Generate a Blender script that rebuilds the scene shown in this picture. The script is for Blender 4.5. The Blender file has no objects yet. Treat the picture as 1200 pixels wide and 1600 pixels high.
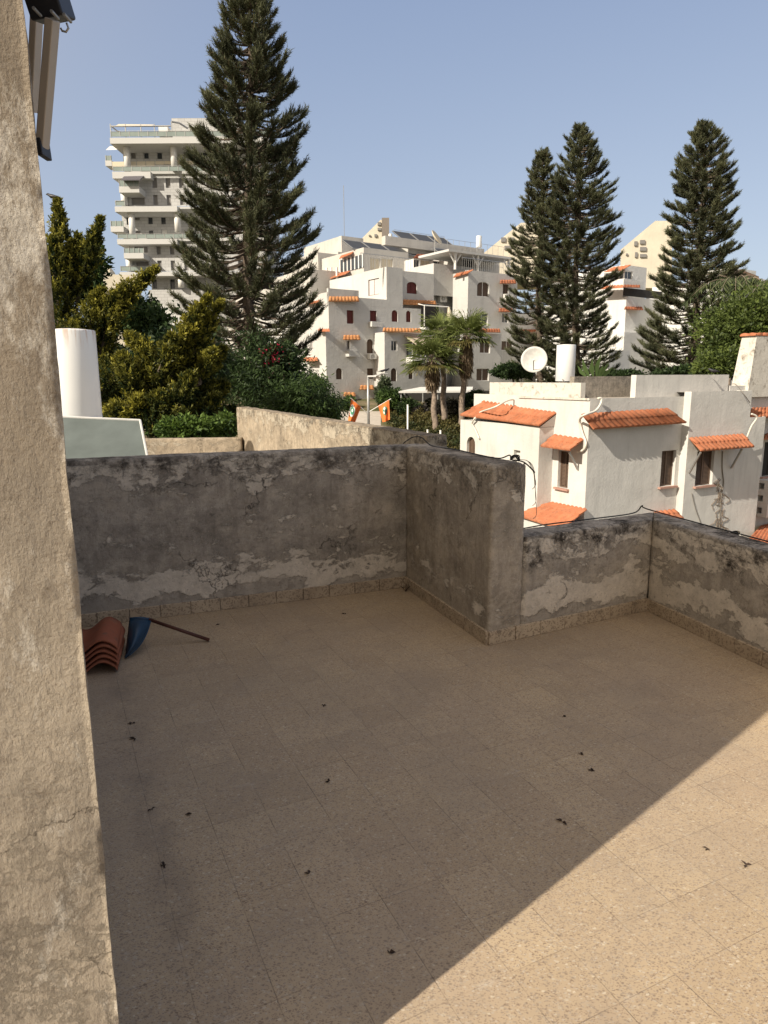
import bpy, bmesh, math, random
import numpy as np
from mathutils import Vector, Matrix
random.seed(7); rng = np.random.default_rng(7)
sc = bpy.context.scene; COL = sc.collection
PI = math.pi; rad = math.radians
# ------------------------------------------------------------------ camera
F_PX, CXP, CYP, CZ = 1080.0, 600.0, 800.0, 1.6
PITCH, ROLL = rad(11.0), rad(0.3)
fwd = Vector((0, math.cos(PITCH), -math.sin(PITCH)))
rt0 = Vector((1, 0, 0)); up0 = Vector((0, math.sin(PITCH), math.cos(PITCH)))
crt = rt0 * math.cos(ROLL) - up0 * math.sin(ROLL)
cup = up0 * math.cos(ROLL) + rt0 * math.sin(ROLL)
cam_d = bpy.data.cameras.new('camera'); cam = bpy.data.objects.new('camera', cam_d); COL.objects.link(cam)
m = Matrix((crt, cup, -fwd)).transposed().to_4x4(); m.translation = Vector((0, 0, CZ)); cam.matrix_world = m
cam_d.sensor_fit = 'VERTICAL'; cam_d.sensor_height = 36.0; cam_d.sensor_width = 27.0
cam_d.lens = F_PX / 1600 * 36; cam_d.clip_start = 0.05; cam_d.clip_end = 8000
sc.camera = cam
sc.render.resolution_x = 768; sc.render.resolution_y = 1024
# ------------------------------------------------------------------ light
SUN_AZ, SUN_EL = 228.8, 35.0          # clockwise from +Y
wd = bpy.data.worlds.new('World'); sc.world = wd; wd.use_nodes = True
wn = wd.node_tree.nodes; wl = wd.node_tree.links
sky = wn.new('ShaderNodeTexSky'); sky.sky_type = 'NISHITA'; sky.sun_disc = False
sky.sun_elevation = rad(SUN_EL); sky.sun_rotation = rad(SUN_AZ)
sky.air_density = 1.3; sky.dust_density = 0.6; sky.ozone_density = 1.0; sky.altitude = 0
hs_ = wn.new('ShaderNodeHueSaturation'); hs_.inputs['Saturation'].default_value = .55; hs_.inputs['Value'].default_value = .15; wl.new(sky.outputs[0], hs_.inputs['Color'])
tc = wn.new('ShaderNodeTexCoord'); sx = wn.new('ShaderNodeSeparateXYZ'); wl.new(tc.outputs['Generated'], sx.inputs[0])
mr = wn.new('ShaderNodeMapRange'); wl.new(sx.outputs[2], mr.inputs[0]); mr.inputs[1].default_value = 0.0; mr.inputs[2].default_value = .5
hz_ = wn.new('ShaderNodeMix'); hz_.data_type = 'RGBA'; wl.new(mr.outputs[0], hz_.inputs[0]); hz_.inputs[6].default_value = (.345, .42, .545, 1); hz_.inputs[7].default_value = (.175, .25, .43, 1)
mx_ = wn.new('ShaderNodeMix'); mx_.data_type = 'RGBA'; mx_.inputs[0].default_value = .75; wl.new(hs_.outputs[0], mx_.inputs[6]); wl.new(hz_.outputs[2], mx_.inputs[7])
# warm aureole of hazy air around the afternoon sun
dp_ = wn.new('ShaderNodeVectorMath'); dp_.operation = 'DOT_PRODUCT'; wl.new(tc.outputs['Generated'], dp_.inputs[0]); dp_.inputs[1].default_value = (math.sin(rad(SUN_AZ)) * math.cos(rad(SUN_EL)), math.cos(rad(SUN_AZ)) * math.cos(rad(SUN_EL)), math.sin(rad(SUN_EL)))
lm_ = wn.new('ShaderNodeMapRange'); lm_.interpolation_type = 'SMOOTHSTEP'; wl.new(dp_.outputs['Value'], lm_.inputs[0]); lm_.inputs[1].default_value = -.25; lm_.inputs[2].default_value = 1.0
au_ = wn.new('ShaderNodeMix'); au_.data_type = 'RGBA'; wl.new(lm_.outputs[0], au_.inputs[0]); wl.new(mx_.outputs[2], au_.inputs[6]); au_.inputs[7].default_value = (.74, .62, .48, 1)
wl.new(au_.outputs[2], wn['Background'].inputs[0]); wn['Background'].inputs[1].default_value = 0.9      # the Nishita sky is scaled by 0.15 above, then veiled with haze
sd = bpy.data.lights.new('sun', 'SUN'); so = bpy.data.objects.new('sun', sd); COL.objects.link(so)
sd.energy = 4.9; sd.angle = rad(0.5); sd.color = (1.0, 0.90, 0.75)
sdir = Vector((math.sin(rad(SUN_AZ)) * math.cos(rad(SUN_EL)), math.cos(rad(SUN_AZ)) * math.cos(rad(SUN_EL)), math.sin(rad(SUN_EL))))
so.rotation_euler = sdir.to_track_quat('Z', 'Y').to_euler(); so.location = (-20, -20, 30)
sc.view_settings.view_transform = 'Standard'; sc.view_settings.look = 'None'
sc.view_settings.exposure = 0.42; sc.view_settings.gamma = 1.0
sc.render.engine = 'CYCLES'
# ------------------------------------------------------------------ pixel -> place
def ray(x, y): return fwd * F_PX + crt * (x - CXP) - cup * (y - CYP)
CAMP = Vector((0, 0, CZ))
def onz(x, y, z=0.0):
    v = ray(x, y); return CAMP + v * ((z - CZ) / v.z)
def at(x, y, Y):
    v = ray(x, y); return CAMP + v * (Y / v.y)
def V2(deg): return Vector((math.sin(rad(deg)), math.cos(rad(deg))))      # bearing to 2D direction
def meet(P, d, x, y):
    """2D point on the line P + s d seen along pixel column (x, y)"""
    v = ray(x, y); b = Vector((v.x, v.y)); det = d.x * (-b.y) + b.x * d.y
    s = (P.x * b.y - b.x * P.y) / det
    return P + d * s
def hit(x, y, P, d, off=0.0):
    """3D point where the pixel meets the vertical plane through P along d, moved out by off"""
    n = Vector((d.y, -d.x)); Q = P + n * off; q = meet(Q, d, x, y); v = ray(x, y)
    k = q.length / math.hypot(v.x, v.y)
    return Vector((q.x, q.y, CZ + v.z * k))
def sz(x, y, P, d):
    h = hit(x, y, P, d); return ((Vector((h.x, h.y)) - P).dot(d), h.z)
def zat(x, y, P):
    v = ray(x, y); return CZ + P.length * v.z / math.hypot(v.x, v.y)
def P2(v): return Vector((v.x, v.y))
# ------------------------------------------------------------------ objects
WL = {}
def tag(o, label=None, cat=None, group=None, kind=None):
    if label: o['label'] = label
    if cat: o['category'] = cat
    if group: o['group'] = group
    if kind: o['kind'] = kind
    return o
def thing(name, loc, label, cat, group=None):
    o = bpy.data.objects.new(name, None); COL.objects.link(o); o.location = loc; o.empty_display_size = .2
    WL[o] = Vector(loc); return tag(o, label, cat, group)
def copy_tree(o, parent=None):
    c = o.copy(); COL.objects.link(c)
    if parent: c.parent = parent
    for ch in list(o.children): copy_tree(ch, c)
    return c
class MB:
    def __init__(s): s.v = []; s.f = []; s.mi = []; s.cur = 0
    def add(s, vs, fs):
        o = len(s.v); s.v += [tuple(v) for v in vs]; s.f += [tuple(i + o for i in f) for f in fs]; s.mi += [s.cur] * len(fs); return s
    def quad(s, a, b, c, d): return s.add([a, b, c, d], [(0, 1, 2, 3)])
    def prism(s, poly, z0, z1, bottom=True):
        n = len(poly); vs = [(p[0], p[1], z0) for p in poly] + [(p[0], p[1], z1) for p in poly]
        fs = [(i, (i + 1) % n, (i + 1) % n + n, i + n) for i in range(n)] + [tuple(range(n, 2 * n))]
        if bottom: fs.append(tuple(range(n - 1, -1, -1)))
        return s.add(vs, fs)
    def boxd(s, P, d, L, D, z0, z1):
        """box: from 2D P along d by L, outward (toward n) by D"""
        n = Vector((d.y, -d.x)); a = P; b = P + d * L; c = b + n * D; e = a + n * D
        return s.prism([e, c, b, a] if D > 0 else [a, b, c, e], z0, z1)
    def box(s, c, size, rot=None):
        sx, sy, sz_ = size[0] / 2, size[1] / 2, size[2] / 2
        vs = [Vector((x, y, z)) for z in (-sz_, sz_) for x, y in ((-sx, -sy), (sx, -sy), (sx, sy), (-sx, sy))]
        if rot is not None:
            if not isinstance(rot, Matrix): rot = Matrix.Rotation(rot, 3, 'Z')
            vs = [rot @ v for v in vs]
        c = Vector(c)
        return s.add([v + c for v in vs], [(0, 3, 2, 1), (4, 5, 6, 7), (0, 1, 5, 4), (1, 2, 6, 5), (2, 3, 7, 6), (3, 0, 4, 7)])
    def tube(s, pts, r, n=8, cap=True):
        pts = [Vector(p) for p in pts]; m_ = len(pts)
        rs = r if isinstance(r, (list, tuple)) else [r] * m_
        vs = []; ref = None
        for i, p in enumerate(pts):
            t = (pts[min(i + 1, m_ - 1)] - pts[max(i - 1, 0)]).normalized()
            if ref is None: ref = t.orthogonal().normalized()
            a = (ref - t * ref.dot(t))
            a = a.normalized() if a.length > 1e-6 else t.orthogonal().normalized()
            ref = a; b = t.cross(a)
            for k in range(n):
                an = 2 * PI * k / n; vs.append(p + (a * math.cos(an) + b * math.sin(an)) * rs[i])
        fs = [(i * n + k, i * n + (k + 1) % n, (i + 1) * n + (k + 1) % n, (i + 1) * n + k) for i in range(m_ - 1) for k in range(n)]
        if cap: fs += [tuple(range(n - 1, -1, -1)), tuple(range((m_ - 1) * n, m_ * n))]
        return s.add(vs, fs)
    def lathe(s, c, prof, n=32):
        """prof: list of (r, z) bottom to top round the vertical axis through c"""
        c = Vector(c); vs = []
        for r, z in prof:
            for k in range(n): an = 2 * PI * k / n; vs.append(c + Vector((r * math.cos(an), r * math.sin(an), z)))
        fs = [(i * n + k, i * n + (k + 1) % n, (i + 1) * n + (k + 1) % n, (i + 1) * n + k) for i in range(len(prof) - 1) for k in range(n)]
        return s.add(vs, fs)
    def build(s, name, mat, parent=None, smooth=False, origin=None, col=None):
        me = bpy.data.meshes.new(name)
        v = np.array(s.v, dtype=float)
        if parent is not None: o = WL[parent]
        elif origin is not None: o = Vector(origin)
        else: o = Vector(((v[:, 0].min() + v[:, 0].max()) / 2, (v[:, 1].min() + v[:, 1].max()) / 2, v[:, 2].min()))
        v = v - np.array(o); me.from_pydata(v.tolist(), [], s.f)
        for mm in (mat if isinstance(mat, (list, tuple)) else [mat]): me.materials.append(mm)
        if len(me.materials) > 1: me.polygons.foreach_set('material_index', s.mi)
        me.polygons.foreach_set('use_smooth', [smooth] * len(me.polygons)); me.update()
        ob = bpy.data.objects.new(name, me); COL.objects.link(ob)
        if parent is not None: ob.parent = parent
        else: ob.location = o
        WL[ob] = Vector(o); return ob
def bevel(o, w=0.01, seg=2):
    md = o.modifiers.new('bevel', 'BEVEL'); md.width = w; md.segments = seg; md.limit_method = 'ANGLE'; md.angle_limit = rad(40); return o
# ------------------------------------------------------------------ materials
class NT:
    def __init__(s, name, rough=.85, spec=.3):
        s.m = bpy.data.materials.new(name); s.m.use_nodes = True; s.t = s.m.node_tree; s.b = s.t.nodes['Principled BSDF']
        s.b.inputs['Roughness'].default_value = rough; s.b.inputs['Specular IOR Level'].default_value = spec
        s.pos = s.n('ShaderNodeNewGeometry').outputs['Position']
    def n(s, t, **k):
        x = s.t.nodes.new(t)
        for a, b in k.items(): setattr(x, a, b)
        return x
    def put(s, sock, v):
        if isinstance(v, bpy.types.NodeSocket): s.t.links.new(v, sock)
        elif v is not None:
            if isinstance(v, (tuple, list)) and len(v) == 3 and sock.type == 'RGBA': v = (*v, 1)
            sock.default_value = v
    def math(s, op, a, b=None, c=None, clamp=False):
        x = s.n('ShaderNodeMath', operation=op, use_clamp=clamp)
        for i, v in enumerate((a, b, c)): s.put(x.inputs[i], v)
        return x.outputs[0]
    def vmath(s, op, a, b=None, scale=None):
        x = s.n('ShaderNodeVectorMath', operation=op); s.put(x.inputs[0], a)
        if b is not None: s.put(x.inputs[1], b)
        if scale is not None: s.put(x.inputs['Scale'], scale)
        return x.outputs[0]
    def noise(s, scale, detail=4, rough=.55, dist=0, vec=None, col=False):
        x = s.n('ShaderNodeTexNoise'); x.inputs['Scale'].default_value = scale; x.inputs['Detail'].default_value = detail
        x.inputs['Roughness'].default_value = rough; x.inputs['Distortion'].default_value = dist
        s.put(x.inputs['Vector'], vec if vec is not None else s.pos); return x.outputs['Color' if col else 'Fac']
    def voro(s, scale, feature='F1', vec=None, out='Distance', rnd=1):
        x = s.n('ShaderNodeTexVoronoi', feature=feature); x.inputs['Scale'].default_value = scale; x.inputs['Randomness'].default_value = rnd
        s.put(x.inputs['Vector'], vec if vec is not None else s.pos); return x.outputs[out]
    def ramp(s, f, a, b, lo=0., hi=1., smooth=False):
        x = s.n('ShaderNodeMapRange'); x.interpolation_type = 'SMOOTHSTEP' if smooth else 'LINEAR'
        for i, v in enumerate((f, a, b, lo, hi)): s.put(x.inputs[i], v)
        return x.outputs[0]
    def mix(s, f, a, b, mode='MIX'):
        x = s.n('ShaderNodeMix', data_type='RGBA', blend_type=mode); s.put(x.inputs[0], f); s.put(x.inputs[6], a); s.put(x.inputs[7], b); return x.outputs[2]
    def z(s):
        x = s.n('ShaderNodeSeparateXYZ'); s.put(x.inputs[0], s.pos); return x.outputs[2]
    def bump(s, h, strength=.4, dist=.01):
        x = s.n('ShaderNodeBump'); x.inputs['Strength'].default_value = strength; x.inputs['Distance'].default_value = dist
        s.put(x.inputs['Height'], h); s.put(s.b.inputs['Normal'], x.outputs[0])
    def col(s, c): s.put(s.b.inputs['Base Color'], c); return s
def plain(name, c, rough=.6, metal=0., var=.12, scale=8, spec=.4, bump=0):
    t = NT(name, rough, spec); t.b.inputs['Metallic'].default_value = metal
    f = t.noise(scale, 5, .6); d = tuple(x * (1 - var) for x in c); e = tuple(min(1, x * (1 + var)) for x in c)
    t.col(t.mix(t.ramp(f, .3, .7), d, e))
    if bump: t.bump(t.noise(scale * 6, 4), bump, .01)
    return t.m
def aged_wall(name, top, cem=(.46, .415, .36), pale=(.82, .745, .64), warm=(.48, .42, .345), amt=.035, mold=1., low=1.):
    """old cement render: mottled cement coat, remnants of pale paint near the foot and the cap, lime bloom, mould, hairline cracks"""
    t = NT(name, .95, .12); z = t.z()
    wob = t.noise(2.2, 6, .62)
    flat = t.n('ShaderNodeMapping'); flat.inputs['Scale'].default_value = (1, 1, 1.9); t.put(flat.inputs[0], t.pos); fv = flat.outputs[0]
    dk = tuple(x * .42 for x in cem)
    base = t.mix(t.ramp(t.noise(1.5, 8, .68, .3, vec=fv), .36, .62), dk, cem)
    base = t.mix(t.ramp(t.noise(3.3, 9, .72, .5, vec=t.vmath('ADD', fv, (5, 2, 8))), .46, .68, 0, .8), base, warm)
    base = t.mix(t.ramp(t.noise(19, 8, .75), .38, .7, .0, .42), base, tuple(x * 1.5 for x in cem))
    base = t.mix(t.ramp(t.noise(8.5, 10, .8, vec=t.vmath('ADD', t.pos, (9, 9, 2))), .47, .62, 0, .6), base, tuple(x * .5 for x in cem))
    streak = t.n('ShaderNodeMapping'); streak.inputs['Scale'].default_value = (1, 1, .16); t.put(streak.inputs[0], t.pos)
    base = t.mix(t.ramp(t.noise(10, 7, .74, .2, vec=streak.outputs[0]), .48, .70, 0, .6), base, dk)
    zz = t.math('ADD', z, t.math('MULTIPLY', t.math('SUBTRACT', wob, .5), .6))
    band = t.math('MULTIPLY', t.ramp(zz, .10, .18, 0, 1, True), t.ramp(zz, .26, .42, 1, 0, True))
    band2 = t.math('MULTIPLY', t.ramp(zz, top - .20, top - .13, 0, 1, True), t.ramp(z, top - .035, top - .015, 1, 0))
    n2 = t.noise(4.6, 12, .74, .25, vec=fv)
    pm = t.math('ADD', n2, t.math('ADD', t.math('MULTIPLY', band, .155 * low), t.math('ADD', t.math('MULTIPLY', band2, .13), amt)))
    pmask = t.ramp(pm, .605, .645)
    pc = t.mix(t.ramp(t.noise(11, 8, .7), .35, .7), tuple(x * .68 for x in pale), pale)
    c = t.mix(t.math('MULTIPLY', pmask, .92), base, pc)
    foot = t.math('MULTIPLY', t.ramp(zz, .06, .12, 1, 0, True), .8 * low); c = t.mix(foot, c, tuple(x * .85 for x in cem))
    c = t.mix(t.ramp(t.noise(3.1, 10, .75, .4, vec=t.vmath('ADD', t.pos, (7, 3, 1))), .54, .74, 0, .6), c, tuple(x * .85 for x in pale))
    mo = t.math('ADD', t.noise(7, 11, .78, .2), t.ramp(z, top - .32, top - .02, 0, .13))
    c = t.mix(t.ramp(mo, .58, .72, 0, .85 * mold), c, (.05, .043, .036))
    c = t.mix(t.ramp(t.noise(75, 4, .7), .60, .70, 0, .55), c, (.07, .058, .046))
    c = t.mix(t.ramp(t.noise(48, 4, .7, vec=t.vmath('ADD', t.pos, (2, 9, 4))), .63, .72, 0, .5), c, pale)
    dv = t.vmath('ADD', t.pos, t.vmath('SCALE', t.noise(3.1, 8, .68, col=True), scale=.5))
    e = t.voro(1.15, 'DISTANCE_TO_EDGE', vec=dv); e2 = t.voro(9.5, 'DISTANCE_TO_EDGE', vec=t.vmath('ADD', t.pos, t.vmath('SCALE', t.noise(7, 5, .6, col=True), scale=.12)))
    ck = t.math('MULTIPLY', t.ramp(e, .0, .0045, 1, 0), t.ramp(t.noise(1.9, 3, vec=t.vmath('ADD', t.pos, (1, 1, 3))), .47, .56))
    topc = t.ramp(z, top - .15, top - .07, 0, 1)
    ck2 = t.math('MULTIPLY', t.ramp(e2, 0, .028, 1, 0), t.math('MULTIPLY', topc, t.ramp(t.noise(2.6, 3, vec=t.vmath('ADD', t.pos, (4, 4, 4))), .45, .58)))
    ckm = t.math('MAXIMUM', ck, t.math('MULTIPLY', ck2, .6))
    c = t.mix(t.math('MULTIPLY', ckm, .75), c, (.045, .038, .03))
    t.col(c)
    h = t.math('ADD', t.math('MULTIPLY', t.noise(42, 9, .75), .7), t.math('MULTIPLY', pmask, .3))
    h = t.math('SUBTRACT', t.math('ADD', h, t.math('MULTIPLY', t.noise(7, 6, .65), .9)), t.math('MULTIPLY', ckm, .9))
    t.bump(h, .85, .018); return t.m
MAT = {}
MAT['wall_tall'] = aged_wall('aged_render_tall', 1.09)
MAT['wall_low'] = aged_wall('aged_render_low', .645, amt=.035, low=1.25, mold=1.15)
MAT['wall_corner'] = aged_wall('aged_render_corner', 1.09, cem=(.48, .42, .345), warm=(.47, .40, .31), amt=-.01, low=.6, mold=.7)
def pillar_mat():
    t = NT('sunlit_old_render', .97, .1); z = t.z()
    sv = t.n('ShaderNodeMapping'); sv.inputs['Scale'].default_value = (1, 1, .45); t.put(sv.inputs[0], t.pos); sv = sv.outputs[0]
    a = t.mix(t.ramp(t.noise(2.0, 9, .7), .36, .62), (.315, .275, .225), (.485, .42, .335))
    a = t.mix(t.ramp(t.noise(3.4, 10, .74, vec=t.vmath('ADD', sv, (3, 1, 9))), .47, .66, 0, .45), a, (.225, .205, .18))
    a = t.mix(t.ramp(z, 1.15, 1.75, 0, .6), a, (.27, .22, .165))
    a = t.mix(t.ramp(t.noise(5, 12, .8, vec=sv), .54, .61, 0, .9), a, (.64, .60, .53))
    a = t.mix(t.ramp(t.noise(22, 8, .78), .52, .66, 0, .5), a, (.20, .165, .13)); a = t.mix(t.ramp(t.noise(120, 4, .7), .55, .7, 0, .5), a, (.17, .135, .10))
    dv = t.vmath('ADD', t.pos, t.vmath('SCALE', t.noise(6, 8, .7, col=True), scale=.2))
    ed = t.voro(5.2, 'DISTANCE_TO_EDGE', vec=dv)
    ck = t.math('MULTIPLY', t.math('MULTIPLY', t.ramp(ed, 0, .008, 1, 0), t.ramp(t.noise(3.5, 3), .42, .5)), t.ramp(z, .7, 1.25, 1, .0))
    a = t.mix(t.math('MULTIPLY', ck, .7), a, (.13, .10, .07)); t.col(a)
    flake = t.ramp(t.noise(9, 12, .72), .47, .52)
    h = t.math('ADD', t.math('MULTIPLY', t.noise(150, 6, .7), .35), t.math('MULTIPLY', t.noise(45, 7, .7, vec=sv), .8))
    h = t.math('ADD', h, t.math('MULTIPLY', flake, t.ramp(z, .7, 1.3, .22, .0)))
    h = t.math('SUBTRACT', h, t.math('MULTIPLY', ck, .6))
    t.bump(h, 1.0, .014); return t.m
MAT['pillar'] = pillar_mat()
TILE0 = onz(968.7, 1566.7); UB, WB = 64.4, -25.6
def floor_mat():
    t = NT('terrazzo_floor', .7, .2)
    mp = t.n('ShaderNodeMapping'); mp.vector_type = 'POINT'
    t.put(mp.inputs[0], t.vmath('SUBTRACT', t.pos, tuple(TILE0))); mp.inputs['Rotation'].default_value = (0, 0, -rad(90 - UB)); mp.inputs['Scale'].default_value = (5, 5, 5)
    uv = mp.outputs[0]; cell = t.vmath('FLOOR', uv); fr = t.vmath('FRACTION', uv)
    sp = t.n('ShaderNodeSeparateXYZ'); t.put(sp.inputs[0], fr)
    def edge(o): return t.math('MINIMUM', o, t.math('SUBTRACT', 1, o))
    gx = edge(sp.outputs[0]); gy = edge(sp.outputs[1]); ge = t.math('MINIMUM', gx, gy)
    wn_ = t.n('ShaderNodeTexWhiteNoise'); t.put(wn_.inputs[0], cell); rv = wn_.outputs['Value']
    base = t.mix(rv, (.41, .315, .205), (.475, .37, .24))
    big = t.noise(.9, 4, .6)
    base = t.mix(t.ramp(big, .35, .65, 0, .3), base, (.42, .32, .25))
    sc3 = t.n('ShaderNodeMapping'); sc3.inputs['Rotation'].default_value = (0, 0, .6); sc3.inputs['Scale'].default_value = (1, 1.5, 1); t.put(sc3.inputs[0], t.pos)
    wv = t.vmath('ADD', sc3.outputs[0], t.vmath('SCALE', t.noise(120, 2, col=True), scale=.006))
    def chips(sc_, thr, rthr, colr, f):
        cc = t.voro(sc_, out='Color', vec=wv); dd = t.voro(sc_, vec=wv)
        s_ = t.n('ShaderNodeSeparateColor'); t.put(s_.inputs[0], cc)
        mk = t.math('MULTIPLY', t.ramp(dd, thr, thr + .08, 1, 0), t.ramp(s_.outputs[0], rthr, rthr + .02))
        return mk, s_.outputs[1]
    m1, r1 = chips(110, .42, .52, None, 1); base = t.mix(t.math('MULTIPLY', m1, .85), base, t.mix(r1, (.20, .14, .095), (.50, .43, .34)))
    m2, r2 = chips(72, .36, .74, None, 1); base = t.mix(t.math('MULTIPLY', m2, .7), base, t.mix(r2, (.17, .12, .085), (.62, .54, .41)))
    m3, r3 = chips(210, .42, .66, None, 1); base = t.mix(t.math('MULTIPLY', m3, .8), base, (.22, .155, .11))
    # dirt film and lime bloom
    base = t.mix(t.ramp(t.noise(1.1, 7, .7), .42, .66, 0, .45), base, (.30, .245, .19))
    su = t.n('ShaderNodeSeparateXYZ'); t.put(su.inputs[0], uv); STX = float(((onz(232, 1250) - TILE0).x * math.cos(rad(90 - UB)) + (onz(232, 1250) - TILE0).y * math.sin(rad(90 - UB))) * 5)
    wx = t.math('ABSOLUTE', t.math('SUBTRACT', t.math('ADD', su.outputs[0], t.math('MULTIPLY', t.noise(2.6, 5, .65), .9)), STX + .45))
    base = t.mix(t.math('MULTIPLY', t.ramp(wx, .05, .55, 1, 0, True), t.ramp(t.noise(3.4, 8, .72), .40, .62, 0, .5)), base, (.16, .13, .105))
    base = t.mix(t.ramp(t.noise(2.4, 8, .68, .6), .5, .8, 0, .45), base, (.24, .20, .165))
    gn = t.noise(9, 5, .7)
    bl = t.math('MULTIPLY', t.ramp(ge, .0, .06, 1, 0), t.ramp(gn, .55, .72)); base = t.mix(t.math('MULTIPLY', bl, .4), base, (.62, .56, .48))
    gm = t.math('MULTIPLY', t.math('MAXIMUM', t.ramp(gx, .004, .010, 1, 0), t.ramp(gy, .004, .009, .8, 0)), t.ramp(t.noise(5, 5, .65), .40, .66, .12, .8))
    base = t.mix(gm, base, (.12, .092, .068))
    t.col(base)
    t.bump(t.math('SUBTRACT', t.math('MULTIPLY', t.noise(160, 3), .25), gm), .35, .003)
    t.put(t.b.inputs['Roughness'], t.ramp(t.noise(5, 4), .3, .7, .65, .85)); return t.m
MAT['floor'] = floor_mat()
def skirt_mat():
    t = NT('terrazzo_skirting', .6, .3)
    a = t.mix(t.ramp(t.noise(3, 6, .6), .35, .65), (.36, .285, .205), (.50, .41, .30))
    cc = t.voro(110, out='Color'); s_ = t.n('ShaderNodeSeparateColor'); t.put(s_.inputs[0], cc)
    a = t.mix(t.math('MULTIPLY', t.ramp(s_.outputs[0], .7, .75), .7), a, (.2, .15, .11))
    a = t.mix(t.ramp(t.noise(9, 8, .72, .4), .54, .72, 0, .75), a, (.10, .085, .07)); t.col(a)
    t.bump(t.noise(60, 5), .3, .004); return t.m
MAT['skirt'] = skirt_mat()
def stucco(name, c, dirt=.35, stain=0., scale=1.):
    t = NT(name, .95, .15)
    d = tuple(x * .86 for x in c)
    a = t.mix(t.ramp(t.noise(.9 * scale, 6, .62, .3), .35, .68), d, c)
    mp = t.n('ShaderNodeMapping'); mp.inputs['Scale'].default_value = (1, 1, .15); t.put(mp.inputs[0], t.pos)
    a = t.mix(t.ramp(t.noise(3.2 * scale, 6, .7, .2, vec=mp.outputs[0]), .52, .8, 0, dirt), a, tuple(x * .5 for x in c))
    if stain:
        a = t.mix(t.ramp(t.noise(4.5, 9, .75, .5), .60 - stain * .08, .68, 0, .9), a, (.16, .13, .10))
    t.col(a); t.bump(t.math('ADD', t.math('MULTIPLY', t.noise(18 * scale, 6, .65), .6), t.noise(2.6 * scale, 3)), .5, .03 / scale); return t.m
MAT['house'] = stucco('white_stucco', (.64, .63, .60), .45)
MAT['house_stained'] = stucco('white_stucco_flaking', (.64, .61, .55), .5, 1.)
MAT['apt'] = stucco('grey_white_stucco', (.57, .565, .545), .5, scale=.35)
MAT['apt_far'] = stucco('far_stucco', (.54, .52, .485), .45, scale=.3)
MAT['cream'] = stucco('cream_stone', (.72, .66, .54), .25, scale=.3)
MAT['white_far'] = stucco('far_white_stucco', (.68, .68, .66), .4, scale=.3)
MAT['roofcap'] = stucco('concrete_roof', (.42, .38, .33), .4)
MAT['parapet_old'] = aged_wall('neighbour_parapet_render', 1.16, cem=(.42, .35, .265), pale=(.50, .44, .35), warm=(.36, .29, .21), low=0, mold=.8)
MAT['rough_stone'] = aged_wall('bare_rough_render', 9, cem=(.30, .27, .23), pale=(.40, .37, .32), low=0, mold=.6)
def tower_mat():
    t = NT('tower_stone_cladding', .8, .3)
    br = t.n('ShaderNodeTexBrick'); br.inputs['Scale'].default_value = 1
    mp = t.n('ShaderNodeMapping'); mp.inputs['Rotation'].default_value = (rad(90), 0, 0); t.put(mp.inputs[0], t.pos); t.put(br.inputs['Vector'], mp.outputs[0])
    br.inputs['Color1'].default_value = (.42, .42, .415, 1); br.inputs['Color2'].default_value = (.50, .50, .49, 1); br.inputs['Mortar'].default_value = (.33, .325, .32, 1)
    br.inputs['Mortar Size'].default_value = .03; br.inputs['Brick Width'].default_value = 1.1; br.inputs['Row Height'].default_value = .5
    t.col(br.outputs[0]); return t.m
MAT['tower'] = tower_mat()
MAT['slab'] = plain('pale_concrete_slab', (.52, .52, .51), .85, var=.06)
def terra(name, c=(.42, .148, .072), bands=True):
    t = NT(name, .8, .25)
    a = t.mix(t.ramp(t.noise(1.7, 6, .65), .32, .68), tuple(x * .78 for x in c), tuple(x * 1.15 for x in c))
    cc = t.voro(4.6, out='Color'); s_ = t.n('ShaderNodeSeparateColor'); t.put(s_.inputs[0], cc)
    a = t.mix(t.ramp(s_.outputs[0], .2, 1, 0, .35), a, (c[0] * 1.15, c[1] * 1.5, c[2] * 1.8))
    a = t.mix(t.ramp(t.noise(3, 9, .74), .50, .68, 0, .55), a, (.24, .115, .07)); a = t.mix(t.ramp(t.noise(12, 8, .7), .56, .70, 0, .7), a, (.13, .085, .06)); t.col(a)
    t.bump(t.noise(40, 5), .2, .01); return t.m
MAT['terra'] = terra('terracotta'); MAT['terra_far'] = terra('terracotta_sunbleached', (.56, .25, .10))
MAT['terra_dark'] = terra('terracotta_spare', (.28, .09, .048))
def shutter(name, c):
    t = NT(name, .7, .3)
    w = t.n('ShaderNodeTexWave'); w.bands_direction = 'Z'; w.inputs['Scale'].default_value = 3.2; t.put(w.inputs[0], t.pos)
    t.col(t.mix(w.outputs[1], tuple(x * .5 for x in c), c)); return t.m
MAT['sh_red'] = shutter('oxblood_shutter', (.16, .04, .035)); MAT['sh_brown'] = shutter('brown_shutter', (.13, .085, .06))
MAT['sh_grey'] = shutter('grey_roller_shutter', (.30, .29, .28)); MAT['brown_wood'] = plain('brown_louvre_wood', (.115, .075, .052), .6)
MAT['red_door'] = plain('red_door_paint', (.36, .06, .035), .5)
MAT['white'] = plain('white_paint', (.72, .71, .68), .5, var=.05); MAT['grey_metal'] = plain('grey_metal', (.38, .38, .37), .45, .6)
MAT['iron'] = plain('dark_iron', (.05, .045, .04), .5, .5); MAT['black'] = plain('black_plastic', (.018, .018, .022), .45)
MAT['cable'] = plain('black_cable', (.02, .02, .02), .6); MAT['cable_grey'] = plain('grey_wire', (.20, .18, .155), .6)
MAT['hose'] = plain('white_hose', (.66, .63, .56), .6); MAT['beige'] = plain('beige_blind', (.62, .55, .42), .8, var=.05)
MAT['bar'] = plain('taupe_aluminium', (.45, .40, .345), .5, .3, var=.05); MAT['sill'] = plain('reddish_sill', (.40, .24, .19), .8)
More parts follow.
